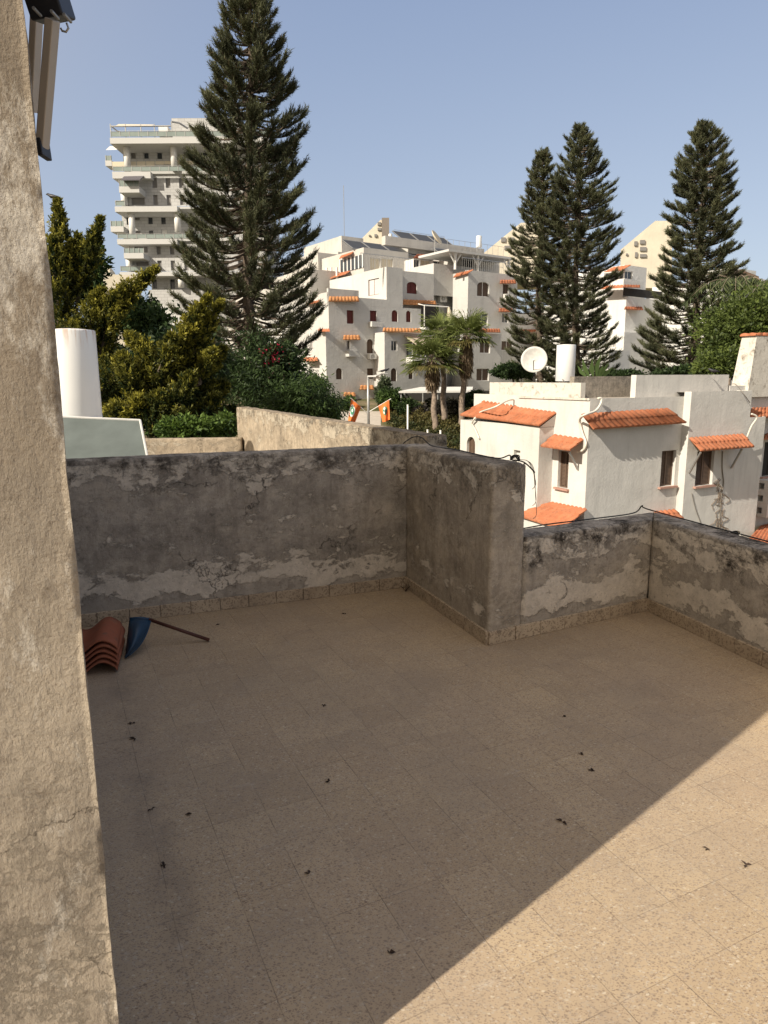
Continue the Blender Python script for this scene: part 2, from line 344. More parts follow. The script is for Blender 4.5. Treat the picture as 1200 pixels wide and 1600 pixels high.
def glass(name, c, rough=.12):
    t = NT(name, rough, .6); t.col(t.mix(t.noise(.6, 3), tuple(x * .6 for x in c), c)); return t.m
MAT['glass'] = glass('window_glass', (.05, .06, .07)); MAT['rail_glass'] = glass('greenish_railing_glass', (.30, .36, .34), .2)
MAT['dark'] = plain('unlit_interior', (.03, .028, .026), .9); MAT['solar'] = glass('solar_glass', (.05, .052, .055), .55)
MAT['collector'] = plain('dusty_collector_glass', (.11, .13, .125), .6, var=.16, scale=2.5, spec=.25)
def tank_mat(rust):
    t = NT('white_enamel_tank', .35, .45)
    c = (.76, .77, .77)
    if rust:
        mp = t.n('ShaderNodeMapping'); mp.inputs['Scale'].default_value = (1, 1, .12); t.put(mp.inputs[0], t.pos)
        rs = t.math('MULTIPLY', t.ramp(t.noise(16, 5, .6, vec=mp.outputs[0]), .50, .60), t.ramp(t.z(), rust[0], rust[1], 0, 1))
        t.col(t.mix(t.math('MULTIPLY', rs, .75), c, (.42, .20, .08)))
    else: t.col(t.mix(t.noise(6, 4), (.70, .70, .69), c))
    return t.m
def leafmat(name, trans=.25, rough=.55):
    t = NT(name, rough, .25); a = t.n('ShaderNodeAttribute', attribute_name='col'); t.col(a.outputs[0])
    if trans:
        tr = t.n('ShaderNodeBsdfTranslucent'); t.put(tr.inputs[0], t.mix(.0, a.outputs[0], a.outputs[0]))
        mx = t.n('ShaderNodeMixShader'); mx.inputs[0].default_value = trans
        o = t.t.nodes['Material Output']; t.put(mx.inputs[1], t.b.outputs[0]); t.put(mx.inputs[2], tr.outputs[0]); t.put(o.inputs[0], mx.outputs[0])
    return t.m
MAT['leaf'] = leafmat('leaves', .3); MAT['needle'] = leafmat('needles', .12, .6)
MAT['bark'] = plain('bark', (.11, .085, .065), .95, var=.4, scale=5, bump=.6); MAT['palm_bark'] = plain('palm_bark', (.24, .19, .15), .95, var=.4, scale=7, bump=.6)
def soil_mat():
    t = NT('dry_soil', 1, .1); a = t.mix(t.ramp(t.noise(.5, 8, .65), .4, .62), (.075, .085, .035), (.21, .165, .11)); t.col(a); t.bump(t.noise(4, 6), .6, .1); return t.m
MAT['soil'] = soil_mat(); MAT['asphalt'] = plain('asphalt', (.07, .068, .065), .9, bump=.3); MAT['paving'] = plain('pale_paving', (.42, .38, .33), .9, scale=3)
MAT['orange'] = plain('orange_cloth', (.80, .20, .045), .8, var=.08); MAT['green_cloth'] = plain('green_print', (.06, .26, .15), .8); MAT['white_cloth'] = plain('white_print', (.75, .75, .72), .8)
MAT['black_cloth'] = plain('black_print', (.03, .03, .03), .8)
# ================================================================== the ground
def ground_z(x, y):
    pts = [(-200, -6.2), (27, -6.2), (34, -5.2), (42, -3.6), (50, -1.9), (58, -.5), (64, -.1), (90, 0), (160, .6), (4000, 1.0)]
    for (a, za), (b, zb) in zip(pts, pts[1:]):
        if y <= b: return za + (zb - za) * max(0, (y - a)) / (b - a)
    return 1.0
def sheet(xs, ys, dz=0.0, fz=ground_z):
    mb = MB(); nx = len(xs)
    vs = [(x, y, fz(x, y) + dz) for y in ys for x in xs]
    fs = [(j * nx + i, j * nx + i + 1, (j + 1) * nx + i + 1, (j + 1) * nx + i) for j in range(len(ys) - 1) for i in range(nx - 1)]
    return mb.add(vs, fs)
tag(sheet([-3000, -400, -100, -40, -20, 0, 20, 40, 100, 400, 3000], [-400, -60, 0, 20, 27, 30, 34, 38, 42, 46, 50, 54, 58, 64, 90, 160, 600, 4000]).build('ground', MAT['soil']), kind='structure')
tag(sheet([-60, -12, -3, 4, 30, 60], [38, 41.5, 44], .02).build('road', MAT['asphalt']), kind='structure')
tag(sheet([-3.4, -1.2, -.2], [44.1, 48, 52, 55], .03).build('path', MAT['paving']), kind='structure')
# ================================================================== our roof terrace
U2, W2 = V2(UB), V2(WB)
C1, C2, C3 = P2(onz(634, 917)), P2(onz(762, 1008)), P2(onz(1010, 953))
CR, CL = P2(onz(1200, 1044)), P2(onz(140, 978))
dF = (C1 - CL).normalized(); dC = (C2 - C1).normalized(); dL = (C3 - C2).normalized(); dR = (CR - C3).normalized()
CLx = CL - dF * .35; CRx = C3 + dR * 5.0
TT, TL_ = 1.095, .642
E2 = meet(C2, dL, 820, 800)                      # outer end of the tall wall
tw = (E2 - C2).length
nF = Vector((-dF.y, dF.x)); nC = Vector((-dC.y, dC.x)); nL = Vector((-dL.y, dL.x)); nR = Vector((-dR.y, dR.x))
def isect(P, d, Q, e):
    det = d.x * (-e.y) + e.x * d.y; r = Q - P; s = (r.x * (-e.y) + e.x * r.y) / det; return P + d * s
O1 = isect(CLx + nF * .2, dF, E2, dC)
tag(MB().prism([(-3.4, -3.2), (5.3, -3.2), tuple(CRx + nR * .0), tuple(C3), tuple(C2), tuple(C1), tuple(CLx), (-3.4, 3.6)], -.12, 0.0).build('terrace_floor', MAT['floor']), kind='structure')
def roughen(o, vox=.022, amp=.010, size=.25):
    r = o.modifiers.new('remesh', 'REMESH'); r.mode = 'VOXEL'; r.voxel_size = vox; r.use_smooth_shade = True
    for k, (a, s_) in enumerate(((amp, size), (amp * .35, size * .22))):
        tx = bpy.data.textures.new('lumps', 'CLOUDS'); tx.noise_scale = s_; tx.noise_depth = 2
        d = o.modifiers.new('lumps', 'DISPLACE'); d.texture = tx; d.texture_coords = 'GLOBAL'; d.strength = a; d.mid_level = .5
    return o
def wall_thing(name, poly, z1, mat, label, amp=.010, z0=-.1):
    c = sum((Vector(p) for p in poly), Vector((0, 0))) / len(poly)
    o = MB().prism([tuple(p) for p in poly], z0, z1).build(name, mat, origin=(c.x, c.y, 0)); roughen(o, amp=amp)
    return tag(o, label, 'wall')
def skirting(par, A, B, z1=.088):
    d = (B - A); L = d.length; d.normalize(); n = int(L / .2) + 1; mb = MB(); nn = Vector((d.y, -d.x))
    for k in range(n):
        a = k * .2 + .0015; b = min((k + 1) * .2 - .0015, L)
        if b - a < .02: continue
        j = random.uniform(-.0015, .0015); P = A + d * a
        mb.boxd(P - nn * .012, d, b - a, .026 + j, .0, z1 + j)
    return bevel(mb.build('skirting', MAT['skirt'], par), .003, 1)
far = wall_thing('parapet_wall', [CLx, C1, C1 + dF * .02 , O1, CLx + nF * .2], TT, MAT['wall_tall'], 'tall dark stained render parapet closing the far side of the terrace')
skirting(far, CLx, C1)
ret = wall_thing('parapet_wall', [C1 + dC * .006, C2, E2, O1 + dC * .006 + dL * .001], TT + .003, MAT['wall_corner'], 'tall cracked parapet return jutting toward the camera in mid terrace', .012)
skirting(ret, C1, C2)
O3 = isect(C2 + nL * .2, dL, C3 + nR * .2, dR)
lowa = wall_thing('parapet_wall', [E2 + dL * .004, C3, O3, E2 + dL * .004 + nL * .2], TL_, MAT['wall_low'], 'low mouldy parapet between the tall return and the right corner')
skirting(lowa, C2, C3)
lowb = wall_thing('parapet_wall', [C3 + dR * .004, CRx, CRx + nR * .2, O3 + dR * .004], TL_ + .003, MAT['wall_low'], 'low mouldy parapet running out of frame at the right edge')
skirting(lowb, C3, CRx)
# body of our building below the terrace
bb = thing('terrace_house', (0, 0, -6.2), 'lower storeys of the house carrying the tiled terrace', 'house')
inset = .03
MB().prism([(-3.4, -3.2), (5.3, -3.2), tuple(CRx + nR * .17), tuple(O3 - nR * .03 - nL * .03), tuple(E2 + nL * .17), tuple(E2 - dL * .03), tuple(O1 - dF * .03), tuple(CLx + nF * .17), (-3.4, 3.6)], -6.3, -.125).build('wall', MAT['house'], bb)
# sunlit stair tower at left
Ft = P2(onz(215, 1910)); tdir = W2
T1 = Ft + tdir * 3.55; T2 = T1 - U2 * 3.0; T0 = Ft - U2 * 3.0
st = thing('stair_tower', (Ft.x, Ft.y, 0), 'tall sunlit stair tower wall of flaking ochre render at the left edge', 'wall')
o = MB().prism([tuple(T0), tuple(Ft), tuple(T1), tuple(T2)], 0.002, 4.15).build('wall', MAT['pillar'], st); roughen(o, .022, .010, .16)
# bracket high on the tower's side
br = thing('awning_bracket', at(80, 20, 1.55), 'taupe folding awning bracket with black end caps high on the tower wall', 'bracket')
def bar(a, b, w, t_, mat, nm, par):
    a = Vector(a); b = Vector(b); z = (b - a).normalized(); x = z.cross(Vector((0, 1, 0))).normalized(); y = z.cross(x)
    R_ = Matrix((x, y, z)).transposed(); return bevel(MB().box((a + b) / 2, (w, t_, (b - a).length), R_).build(nm, mat, par), .002)
bar(at(82, 30, 1.52), at(66, 232, 1.60), .017, .03, MAT['bar'], 'arm', br)
bar(at(58, 10, 1.66), at(50, 175, 1.72), .015, .03, MAT['bar'], 'arm', br)
a, b = at(66, 220, 1.60), at(70, 247, 1.60); bar(a, b, .012, .045, MAT['black'], 'foot', br)
cc = at(76, 4, 1.56); R_ = Matrix.Rotation(rad(-9), 3, 'Y') @ Matrix.Rotation(rad(18), 3, 'X')
bevel(MB().box(cc, (.066, .08, .060), R_).build('end_cap', MAT['black'], br), .004)
MB().tube([at(104, 36, 1.5), at(107, 44, 1.5), at(103, 50, 1.5), at(97, 48, 1.5), at(95, 44, 1.5)], .0022, 6).build('hook', MAT['grey_metal'], br, True)
for q_ in ((52, 12), (54, -18), (80, 17), (100, 22)):
    p = at(q_[0], q_[1], 1.49); MB().tube([p, p + Vector((0, .03, 0))], .003, 8).build('screw', MAT['grey_metal'], br)
# ------------------------------------------------------------------ spare roof tiles
def roman_tile(mat):
    n, L, W_, T_ = 26, .40, .27, .012; mb = MB(); vs = []
    for k in range(9):
        y = L * k / 8; tp = 1 - .06 * k / 8
        for i in range(n + 1):
            u = i / n; x = (u - .5) * W_ * tp
            zc = .034 * math.sin(u * 2 * PI * 1.02 - 2.95) - (.012 if u > .965 else 0)
            vs.append((x, y, zc + .036))
    N_ = len(vs); top = vs; vs = vs + [(x, y, z - T_) for x, y, z in top]; w_ = n + 1; fs = []
    for k in range(8):
        for i in range(n):
            q = (k * w_ + i, k * w_ + i + 1, (k + 1) * w_ + i + 1, (k + 1) * w_ + i); fs.append(q); fs.append(tuple(j + N_ for j in reversed(q)))
        for i in (0, n): fs.append((k * w_ + i, (k + 1) * w_ + i, (k + 1) * w_ + i + N_, k * w_ + i + N_) if i == 0 else ((k + 1) * w_ + i, k * w_ + i, k * w_ + i + N_, (k + 1) * w_ + i + N_))
    for k in (0, 8):
        for i in range(n):
            q = (k * w_ + i, k * w_ + i + N_, k * w_ + i + 1 + N_, k * w_ + i + 1); fs.append(q if k == 0 else tuple(reversed(q)))
    mb.add(vs, fs); return mb.build('roof_tile', mat, origin=(0, 0, 0), smooth=True)
tp = onz(156, 1056); tile0 = None
lab = ['bottom terracotta roof tile of the spare stack on the terrace floor', 'second lowest terracotta tile of the spare stack beside the dustpan',
       'middle terracotta tile of the spare stack beside the dustpan', 'fourth terracotta tile up in the spare stack by the tower', 'top terracotta roof tile of the spare stack against the tower']
for k in range(5):
    if tile0 is None: tl = tile0 = roman_tile(MAT['terra_dark'])
    else: tl = tile0.copy(); COL.objects.link(tl)
    tl.location = (tp.x - .045 + .005 * (k % 2), tp.y + .0 + .005 * k, .010 + .029 * k); tl.rotation_euler = (rad(-.5), 0, rad(15 + random.uniform(-1.5, 1.5)))
    tag(tl, lab[k], 'roof tile', 'spare terracotta roof tiles in a stack')
# ------------------------------------------------------------------ blue dustpan with brown stick
dp0 = onz(198, 1030)
dpn = thing('dustpan', dp0, 'blue plastic dustpan leaning on the tile stack with a brown stick handle', 'dustpan')
MAT['blue'] = plain('blue_plastic', (.014, .045, .088), .35, var=.2); MAT['stick'] = plain('brown_stick', (.075, .026, .018), .55, var=.3)
tipA = at(195, 1028, dp0.y - .0); tip = at(236, 968, dp0.y + .26); tl_ = at(202, 967, dp0.y + .22)
# a scoop: curved sheet between lip line and back
vs = []; nU, nV = 12, 10
for j in range(nV + 1):
    v = j / nV
    L0 = tipA.lerp(tl_, v); R0 = tipA.lerp(tip, v) + Vector((.040, -.02, .0)) * math.sin(PI * v ** .8)
    for i in range(nU + 1):
        u = i / nU; p = L0.lerp(R0, u); p = p + Vector((.02, -.05, .035)) * (math.sin(PI * u) * math.sin(PI * min(1, v * .8 + .1)) * 1.0); vs.append(p)
fs = [(j * (nU + 1) + i, j * (nU + 1) + i + 1, (j + 1) * (nU + 1) + i + 1, (j + 1) * (nU + 1) + i) for j in range(nV) for i in range(nU)]
o = MB().add(vs, fs).build('pan', MAT['blue'], dpn, True); sm = o.modifiers.new('s', 'SOLIDIFY'); sm.thickness = .005; sm.offset = -1
rim = [vs[j * (nU + 1) + nU] for j in range(nV + 1)]
MB().tube(rim, .0045, 8).build('rim', MAT['blue'], dpn, True)
MB().tube([tl_, tl_.lerp(tip, .5) + Vector((0, 0, .008)), tip], .009, 8).build('collar', MAT['blue'], dpn, True)
he = onz(327, 1000, .011); MB().tube([tip.lerp(tl_, .1), he], .0105, 12).build('handle', MAT['stick'], dpn, True)
# ------------------------------------------------------------------ scraps of dry leaf, weed
def scrap(seed, s=.02):
    r = random.Random(seed); mb = MB()
    for k in range(r.randint(3, 6)):
        a = r.uniform(0, 6.28); c = Vector((0, 0, .001)); l = s * r.uniform(.4, 1.0); d = Vector((math.cos(a), math.sin(a), 0)); p = Vector((-d.y, d.x, 0)) * l * r.uniform(.15, .4)
        h = Vector((0, 0, l * r.uniform(.15, .5)))
        o0 = len(mb.v); mb.v += ([tuple(c)] if not mb.v else []); q0 = len(mb.v); mb.v += [tuple(c + d * l * .45 + p + h), tuple(c + d * l * 1.1 + h * .3), tuple(c + d * l * .5 - p + h * .4)]; mb.f += [(0, q0, q0 + 1), (0, q0 + 1, q0 + 2)]; mb.mi += [0, 0]
    return mb
MAT['dryleaf'] = plain('dry_leaf', (.045, .028, .02), .9, var=.5)
SCR = [(206, 1130, 'near the foot of the tile stack'), (212, 1154, 'below the tile stack by the wall'), (237, 1264, 'on the shaded strip beside the left wall'), (300, 1271, 'in a brown smudge at lower left'), (505, 1103, 'near the centre of the shaded floor'),
       (513, 1220, 'a tile below the floor centre'), (483, 1366, 'on a dark joint low in the picture'), (880, 1120, 'on the right of the shade near the low wall'), (907, 1179, 'right of centre in the shade'), (922, 1204, 'just inside the shadow edge'),
       (878, 1284, 'largest dark scrap beside the shadow edge'), (538, 959, 'below the far skirting'), (340, 976, 'against the far skirting by the stick'), (1165, 1352, 'on the sunlit tiles at right'), (1106, 1326, 'tiny dark speck on the sunlit tiles'), (607, 1490, 'on a shaded tile at bottom centre'), (255, 1353, 'by the dirty strip at lower left')]
for k, (x, y, w_) in enumerate(SCR):
    p = onz(x, y); o = scrap(k, .032 if k in (3, 10, 1) else .020).build('dry_leaf', MAT['dryleaf'], origin=(0, 0, 0)); o.location = p
    tag(o, 'dark dry leaf scrap lying ' + w_, 'dry leaf', 'dry leaf scraps scattered on the terrace floor')
wp = thing('weed', onz(634, 924, .0), 'small dried weed growing in the far inner corner of the terrace', 'weed')
mb = MB(); r = random.Random(3)
for k in range(14):
    a = r.uniform(0, 6.28); l = r.uniform(.03, .07); mb.tube([WL[wp], WL[wp] + Vector((math.cos(a) * l * .5, math.sin(a) * l * .5, l * .6)), WL[wp] + Vector((math.cos(a) * l * .9, math.sin(a) * l * .9, l * r.uniform(.4, 1)))], [.002, .0015, .0006], 4)
mb.build('stem', MAT['dryleaf'], wp)
# ------------------------------------------------------------------ cables on the walls
def cable(pts, r, mat, label, nm='cable', n=7, dense=6):
    P_ = [Vector(p) for p in pts]; out = []
    for i in range(len(P_) - 1):
        p0, p1, p2, p3 = P_[max(i - 1, 0)], P_[i], P_[i + 1], P_[min(i + 2, len(P_) - 1)]
        for k in range(dense):
            t = k / dense; out.append(.5 * ((2 * p1) + (p2 - p0) * t + (2 * p0 - 5 * p1 + 4 * p2 - p3) * t * t + (3 * p1 - p0 - 3 * p2 + p3) * t ** 3))
    out.append(P_[-1]); o = MB().tube(out, r, n).build(nm, mat, smooth=True)
    return tag(o, label, 'cable') if label else o
def onC(x, y, off, z=None):      # point over the return wall / low walls
    h = hit(x, y, C1, dC, -off); return h
zt = TT + .012
c_out = lambda s, off, z: Vector((*(C1 + dC * s + nC * off), z))
Lr = (C2 - C1).length
cable([c_out(-.10, .02, zt), c_out(-.02, .06, zt + .05), c_out(.06, .10, zt + .055), c_out(.16, .14, zt), c_out(.45, .18, zt), c_out(.8, .165, zt), c_out(1.05, .18, zt), c_out(1.16, .19, zt + .03), c_out(1.22, .17, zt + .01), c_out(Lr - .0, tw * .85, zt), c_out(Lr + .03, tw + .02, zt - .06)], .0042, MAT['cable'], 'black cable lying along the top of the tall parapet return')
l_out = lambda s, off, z: Vector((*(C2 + dL * s + nL * off), z))
Ll = (C3 - C2).length; zl = TL_ + .012
cable([l_out(tw + .02, .17, zl), l_out(tw + .03, .16, zl + .035), l_out(tw + .05, .15, zl), l_out(tw + .09, .16, zl + .03), l_out(tw + .11, .17, zl), l_out(.6, .19, zl), l_out(1.0, .18, zl), l_out(Ll + .02, .19, zl), l_out(Ll + .08, .17, zl + .05), l_out(Ll + .10, .14, zl + .03), Vector((*(C3 + dR * .25 + nR * .17), zl)), Vector((*(C3 + dR * .9 + nR * .18), zl)), Vector((*(C3 + dR * 3 + nR * .18), zl))], .0045, MAT['cable'], 'black cable along the low parapet with a hook at the right corner')
r = random.Random(11)
cs = c_out(Lr - .06, tw * .75, TT + .02)
for k in range(6):
    rr = r.uniform(.02, .05); a0 = r.uniform(0, 6); ph = r.uniform(.0, .05)
    base = c_out(Lr - .0 - ph * .6, tw * (.55 + .09 * k) , 0); d_ = Vector((dC.x, dC.y, 0)) * (.012 + .003 * k)
    if k < 3: pts = [cs, c_out(Lr - .03, tw * .7, TT + .02), base + d_ + Vector((0, 0, TT - .02)), base + d_ + Vector((.01 * k, 0, TT - .08 - .04 * k)), base + d_ + Vector((.02, 0, TT - .11 - .05 * k)), base + d_ + Vector((.035, 0, TT - .06)), c_out(Lr - .01, tw * .9, TT + .012)]
    else:
        L_ = (.12, .22, .30)[k - 3]; q = c_out(Lr + .015, tw + .010 + .006 * (k - 3), 0)
        pts = [cs, c_out(Lr - .01, tw * .95, TT + .02), q + Vector((0, 0, TT - .03)), q + Vector((.015, 0, TT - L_ * .6)), q + Vector((.025, 0, TT - L_)), q + Vector((.005, 0, TT - L_ - .03))]
    cable(pts, .0019, MAT['cable_grey'], ['shortest loop', 'middle loop', 'longest loop', 'short end', 'middle end', 'longest end'][k] + ' of grey wire hanging over the corner of the tall parapet', 'wire', 5)['group'] = 'grey wires tangled over the parapet corner'
cp = thing('cable_coil', cs, 'small knot of black cable coiled on top of the tall parapet corner', 'cable')
pts = [cs + Vector((math.cos(a * .9) * (.026 + .003 * math.sin(a * 3)), math.sin(a * .9) * .020, .014 + .014 * math.sin(a * 1.7))) for a in [i * .35 for i in range(50)]]
MB().tube(pts, .0035, 6).build('loop', MAT['cable'], cp, True)
# ================================================================== neighbour's roof beyond the far wall
NP0 = Vector((O1.x + .01, O1.y + .03)); NP1 = P2(at(369, 636, 11.3)); dN = (NP1 - NP0).normalized(); nN = Vector((-dN.y, dN.x))
zN = 1.10
npw = wall_thing('boundary_wall', [NP1, NP0, NP0 - nN * .2, NP1 - nN * .2], zat(369, 636, NP1), MAT['parapet_old'], 'sunlit beige boundary wall of the next roof behind the far parapet', .016)
B0 = P2(at(228, 690, 10.7)); B1 = NP1 + (NP0 - NP1).normalized() * .5; dB = (B1 - B0).normalized(); B0 = B0 - dB * 2.5; nB = Vector((-dB.y, dB.x))
wall_thing('back_wall', [B0, B1 - dB * .05, B1 + nB * .18 - dB * .05, B0 + nB * .18], zat(300, 685, P2(at(300, 685, 10.8))), MAT['parapet_old'], 'lower streaked wall at the back of the next roof behind the collector', .014)
nbld = thing('neighbour_house', (-3, 8, -6.2), 'house body carrying the next roof behind the far parapet', 'house')
MB().prism([tuple(CLx + nF * .24), tuple(O1 + nF * .04 - dF * .05), tuple(NP1 - nN * .03 * 0 + dN * -.1 + nN * .02), tuple(B0 + Vector((-1, .2))), (-6.5, 6)], -6.3, -.01).build('wall', MAT['house'], nbld)
# solar water heater
MAT['tank_left'] = tank_mat((1.95, 2.30)); MAT['tank_right'] = tank_mat(None)
def tank(name, Y, xl, xr, yt, yb, mat, label, group=None, zfoot=0.):
    c = at((xl + xr) / 2, yb, Y); zt_ = at((xl + xr) / 2, yt, Y).z; rr = (xr - xl) / 2 / F_PX * math.hypot(Y, c.x) * .99; h_ = zt_ - c.z
    t = thing(name, (c.x, c.y, c.z), label, 'water tank', group)
    MB().lathe(c, [(0, 0), (rr * .96, 0), (rr, .02), (rr, h_ - .02), (rr * .985, h_ - .006), (rr * .96, h_), (rr * .5, h_ + .015), (0, h_ + .02)], 48).build('shell', mat, t, True)
    MB().lathe(c + Vector((0, 0, .03)), [(rr + .001, 0), (rr + .006, .006), (rr + .001, .012)], 48).build('seam', mat, t, True)
    MB().tube([c + Vector((-rr * .5, -rr * .86 - .02, .08)), c + Vector((-rr * .5, -rr * .9 - .10, .07)), Vector((c.x - rr * .5, c.y - rr * .9 - .1, zfoot + (c.z - zfoot) * .2))], .014, 8).build('pipe', MAT['cable_grey'], t, True)
    MB().lathe(c + Vector((rr * .3, 0, h_)), [(.03, 0), (.03, .01), (.02, .02), (0, .02)], 12).build('valve', MAT['white'], t)
    mb = MB()
    for k in range(4):
        a = k * PI / 2 + .6; p = c + Vector((math.cos(a) * rr * .8, math.sin(a) * rr * .8, 0)); mb.tube([Vector((p.x, p.y, zfoot)), p], .02, 6); mb.build('leg', MAT['grey_metal'], t); mb = MB()
    return t
tk = tank('water_tank', 9.0, 91, 155, 516, 655, MAT['tank_left'], 'white cylinder water tank with rust streaks above the collector at left')
A_, B_, C_, D_ = at(60, 650, 8.35), at(219, 657, 8.35), at(232, 722, 7.75), at(60, 728, 7.75)
C_ = B_ + (C_ - B_) * 1.9; D_ = A_ + (C_ - B_)
col_t = thing('solar_heater', (C_.x - .6, C_.y, 0), 'dusty grey solar collector panel leaning below the white tank', 'solar panel')
nrm = (B_ - A_).cross(D_ - A_).normalized(); nrm = nrm if nrm.y < 0 else -nrm
def slab4(a, b, c, d, t_, n_):
    return MB().add([a, b, c, d] + [p - n_ * t_ for p in (a, b, c, d)], [(0, 1, 2, 3), (7, 6, 5, 4), (0, 4, 5, 1), (1, 5, 6, 2), (2, 6, 7, 3), (3, 7, 4, 0)])
slab4(A_, B_, C_, D_, .03, nrm).build('glass', MAT['collector'], col_t)
mb = MB()
for a, b in ((A_, B_), (B_, C_), (C_, D_), (D_, A_)): mb.tube([a + nrm * .004, b + nrm * .004], .014, 6)
mb.build('frame', MAT['slab'], col_t)
for q in (C_, D_, B_, A_): MB().tube([q, Vector((q.x, q.y + (0 if q in (C_, D_) else .1), 0))], .018, 6).build('leg', MAT['grey_metal'], col_t)
# ================================================================== building helpers
def wall_face(mb, P, Q, z0, z1, ops=(), depth=.12):
    """vertical wall from P to Q (seen left to right), outward normal to the right, with real recessed openings"""
    d = (Q - P); L = d.length; d = d / L; n = Vector((d.y, -d.x))
    ops = [(max(.02, a), min(L - .02, b), max(z0 + .02, c), min(z1 - .02, e), f) for a, b, c, e, f in ops if b > .05 and a < L - .05]
    def pt(s, z, off=0.): q = P + d * s + n * off; return (q.x, q.y, z)
    ss = sorted({0, L, *[v for o in ops for v in o[:2]]}); zs = sorted({z0, z1, *[v for o in ops for v in o[2:4]]})
    for i in range(len(ss) - 1):
        for j in range(len(zs) - 1):
            cs_, cz = (ss[i] + ss[i + 1]) / 2, (zs[j] + zs[j + 1]) / 2
            if any(a < cs_ < b and c < cz < e for a, b, c, e, f in ops): continue
            mb.quad(pt(ss[i], zs[j]), pt(ss[i + 1], zs[j]), pt(ss[i + 1], zs[j + 1]), pt(ss[i], zs[j + 1]))
    for a, b, c, e, f in ops:
        if f:
            r_ = (b - a) / 2; rise = min(r_, (e - c) * .3); m_ = (a + b) / 2; N_ = 8
            arc = [(m_ - r_ * math.cos(PI * k / N_), e - rise + rise * math.sin(PI * k / N_)) for k in range(N_ + 1)]
            for (s0, q0), (s1, q1) in zip(arc, arc[1:]):
                mb.quad(pt(s0, q0), pt(s1, q1), pt(s1, e), pt(s0, e)); mb.quad(pt(s0, q0), pt(s0, q0, -depth), pt(s1, q1, -depth), pt(s1, q1))
            top = e - rise
        else:
            top = e; mb.quad(pt(a, e), pt(a, e, -depth), pt(b, e, -depth), pt(b, e))
        mb.quad(pt(a, c), pt(a, c, -depth), pt(a, top, -depth), pt(a, top)); mb.quad(pt(b, c), pt(b, top), pt(b, top, -depth), pt(b, c, -depth))
        mb.quad(pt(a, c), pt(b, c), pt(b, c, -depth), pt(a, c, -depth))
def fill_window(par, P, Q, op, depth, mat, frame=None, style='leaves', sill=None, nm='window'):
    d = (Q - P).normalized(); n = Vector((d.y, -d.x)); a, b, c, e, f = op
    def pt(s, z, off=0.): q = P + d * s + n * off; return Vector((q.x, q.y, z))
    mb = MB(); w_ = b - a
    mb.boxd(P + d * (a - .01) - n * (depth - .0), d, w_ + .02, -.02, c - .01, e + .01)
    w = mb.build(nm, mat, par)
    if frame is not None:
        fr = MB(); t = min(.05, w_ * .1)
        o = -(depth - .012)
        for (s0, s1, q0, q1) in ((a, a + t, c, e), (b - t, b, c, e), (a + t, b - t, c, c + t), (a + t, b - t, e - t, e), ((a + b) / 2 - t * .5, (a + b) / 2 + t * .5, c + t, e - t)):
            if style == 'single' and s0 > a + t * 1.5 and s1 < b - t * 1.5 and q1 - q0 > t * 3: continue
            fr.boxd(P + d * s0 - n * depth, d, s1 - s0, .03, q0, q1)
        if style == 'louvre':
            k = c + t * 1.4
            while k < e - t * 1.4:
                for s0, s1 in ((a + t * 1.1, (a + b) / 2 - t * .6), ((a + b) / 2 + t * .6, b - t * 1.1)):
                    p0, p1 = pt(s0, k, -depth + .022), pt(s1, k, -depth + .022); p2, p3 = pt(s1, k + .028, -depth + .004), pt(s0, k + .028, -depth + .004); fr.quad(p0, p1, p2, p3)
                k += .042
        fr.build('frame', frame, w)
    if sill is not None:
        MB().boxd(P + d * (a - .08), d, w_ + .16, .10, c - .06, c - .002).build('sill', sill, w)
    return w
class Block:
    """upright block seen at its front-left corner K: front wall runs along u (to the right), left wall runs back along w"""
    def __init__(s, K, ub, W, D, z0, z1): s.K, s.u, s.w, s.W, s.D, s.z0, s.z1 = K, V2(ub), V2(ub - 90), W, D, z0, z1
    def build(s, mb, par, fo=(), lo=(), depth=.12, top=True, zl=None):
        """fo / lo: openings of the front / left wall: (x0, y0, x1, y1, arch, material, frame, style[, sill]) in photo pixels"""
        A, B = s.K, s.K + s.u * s.W; C, D = B + s.w * s.D, A + s.w * s.D
        def conv(ops, P, d):
            out = []
            for o in ops:
                xm, ym = (o[0] + o[2]) / 2, (o[1] + o[3]) / 2
                s0 = sz(o[0], ym, P, d)[0]; s1 = sz(o[2], ym, P, d)[0]; za = sz(xm, o[3], P, d)[1]; zb = sz(xm, o[1], P, d)[1]; out.append((s0, s1, za, zb, o[4]))
            return out
        f_ = conv(fo, A, s.u); l_ = conv(lo, D, -s.w)
        wall_face(mb, A, B, s.z0, s.z1, f_, depth); wall_face(mb, D, A, s.z0, s.z1, l_, depth); wall_face(mb, B, C, s.z0, s.z1); wall_face(mb, C, D, s.z0, s.z1)
        if top: mb.quad((*A, s.z1), (*B, s.z1), (*C, s.z1), (*D, s.z1))
        for ops, conved, P, Q in ((fo, f_, A, B), (lo, l_, D, A)):
            for o, c in zip(ops, conved): fill_window(par, P, Q, c, depth, o[5], o[6], o[7], o[8] if len(o) > 8 else None)
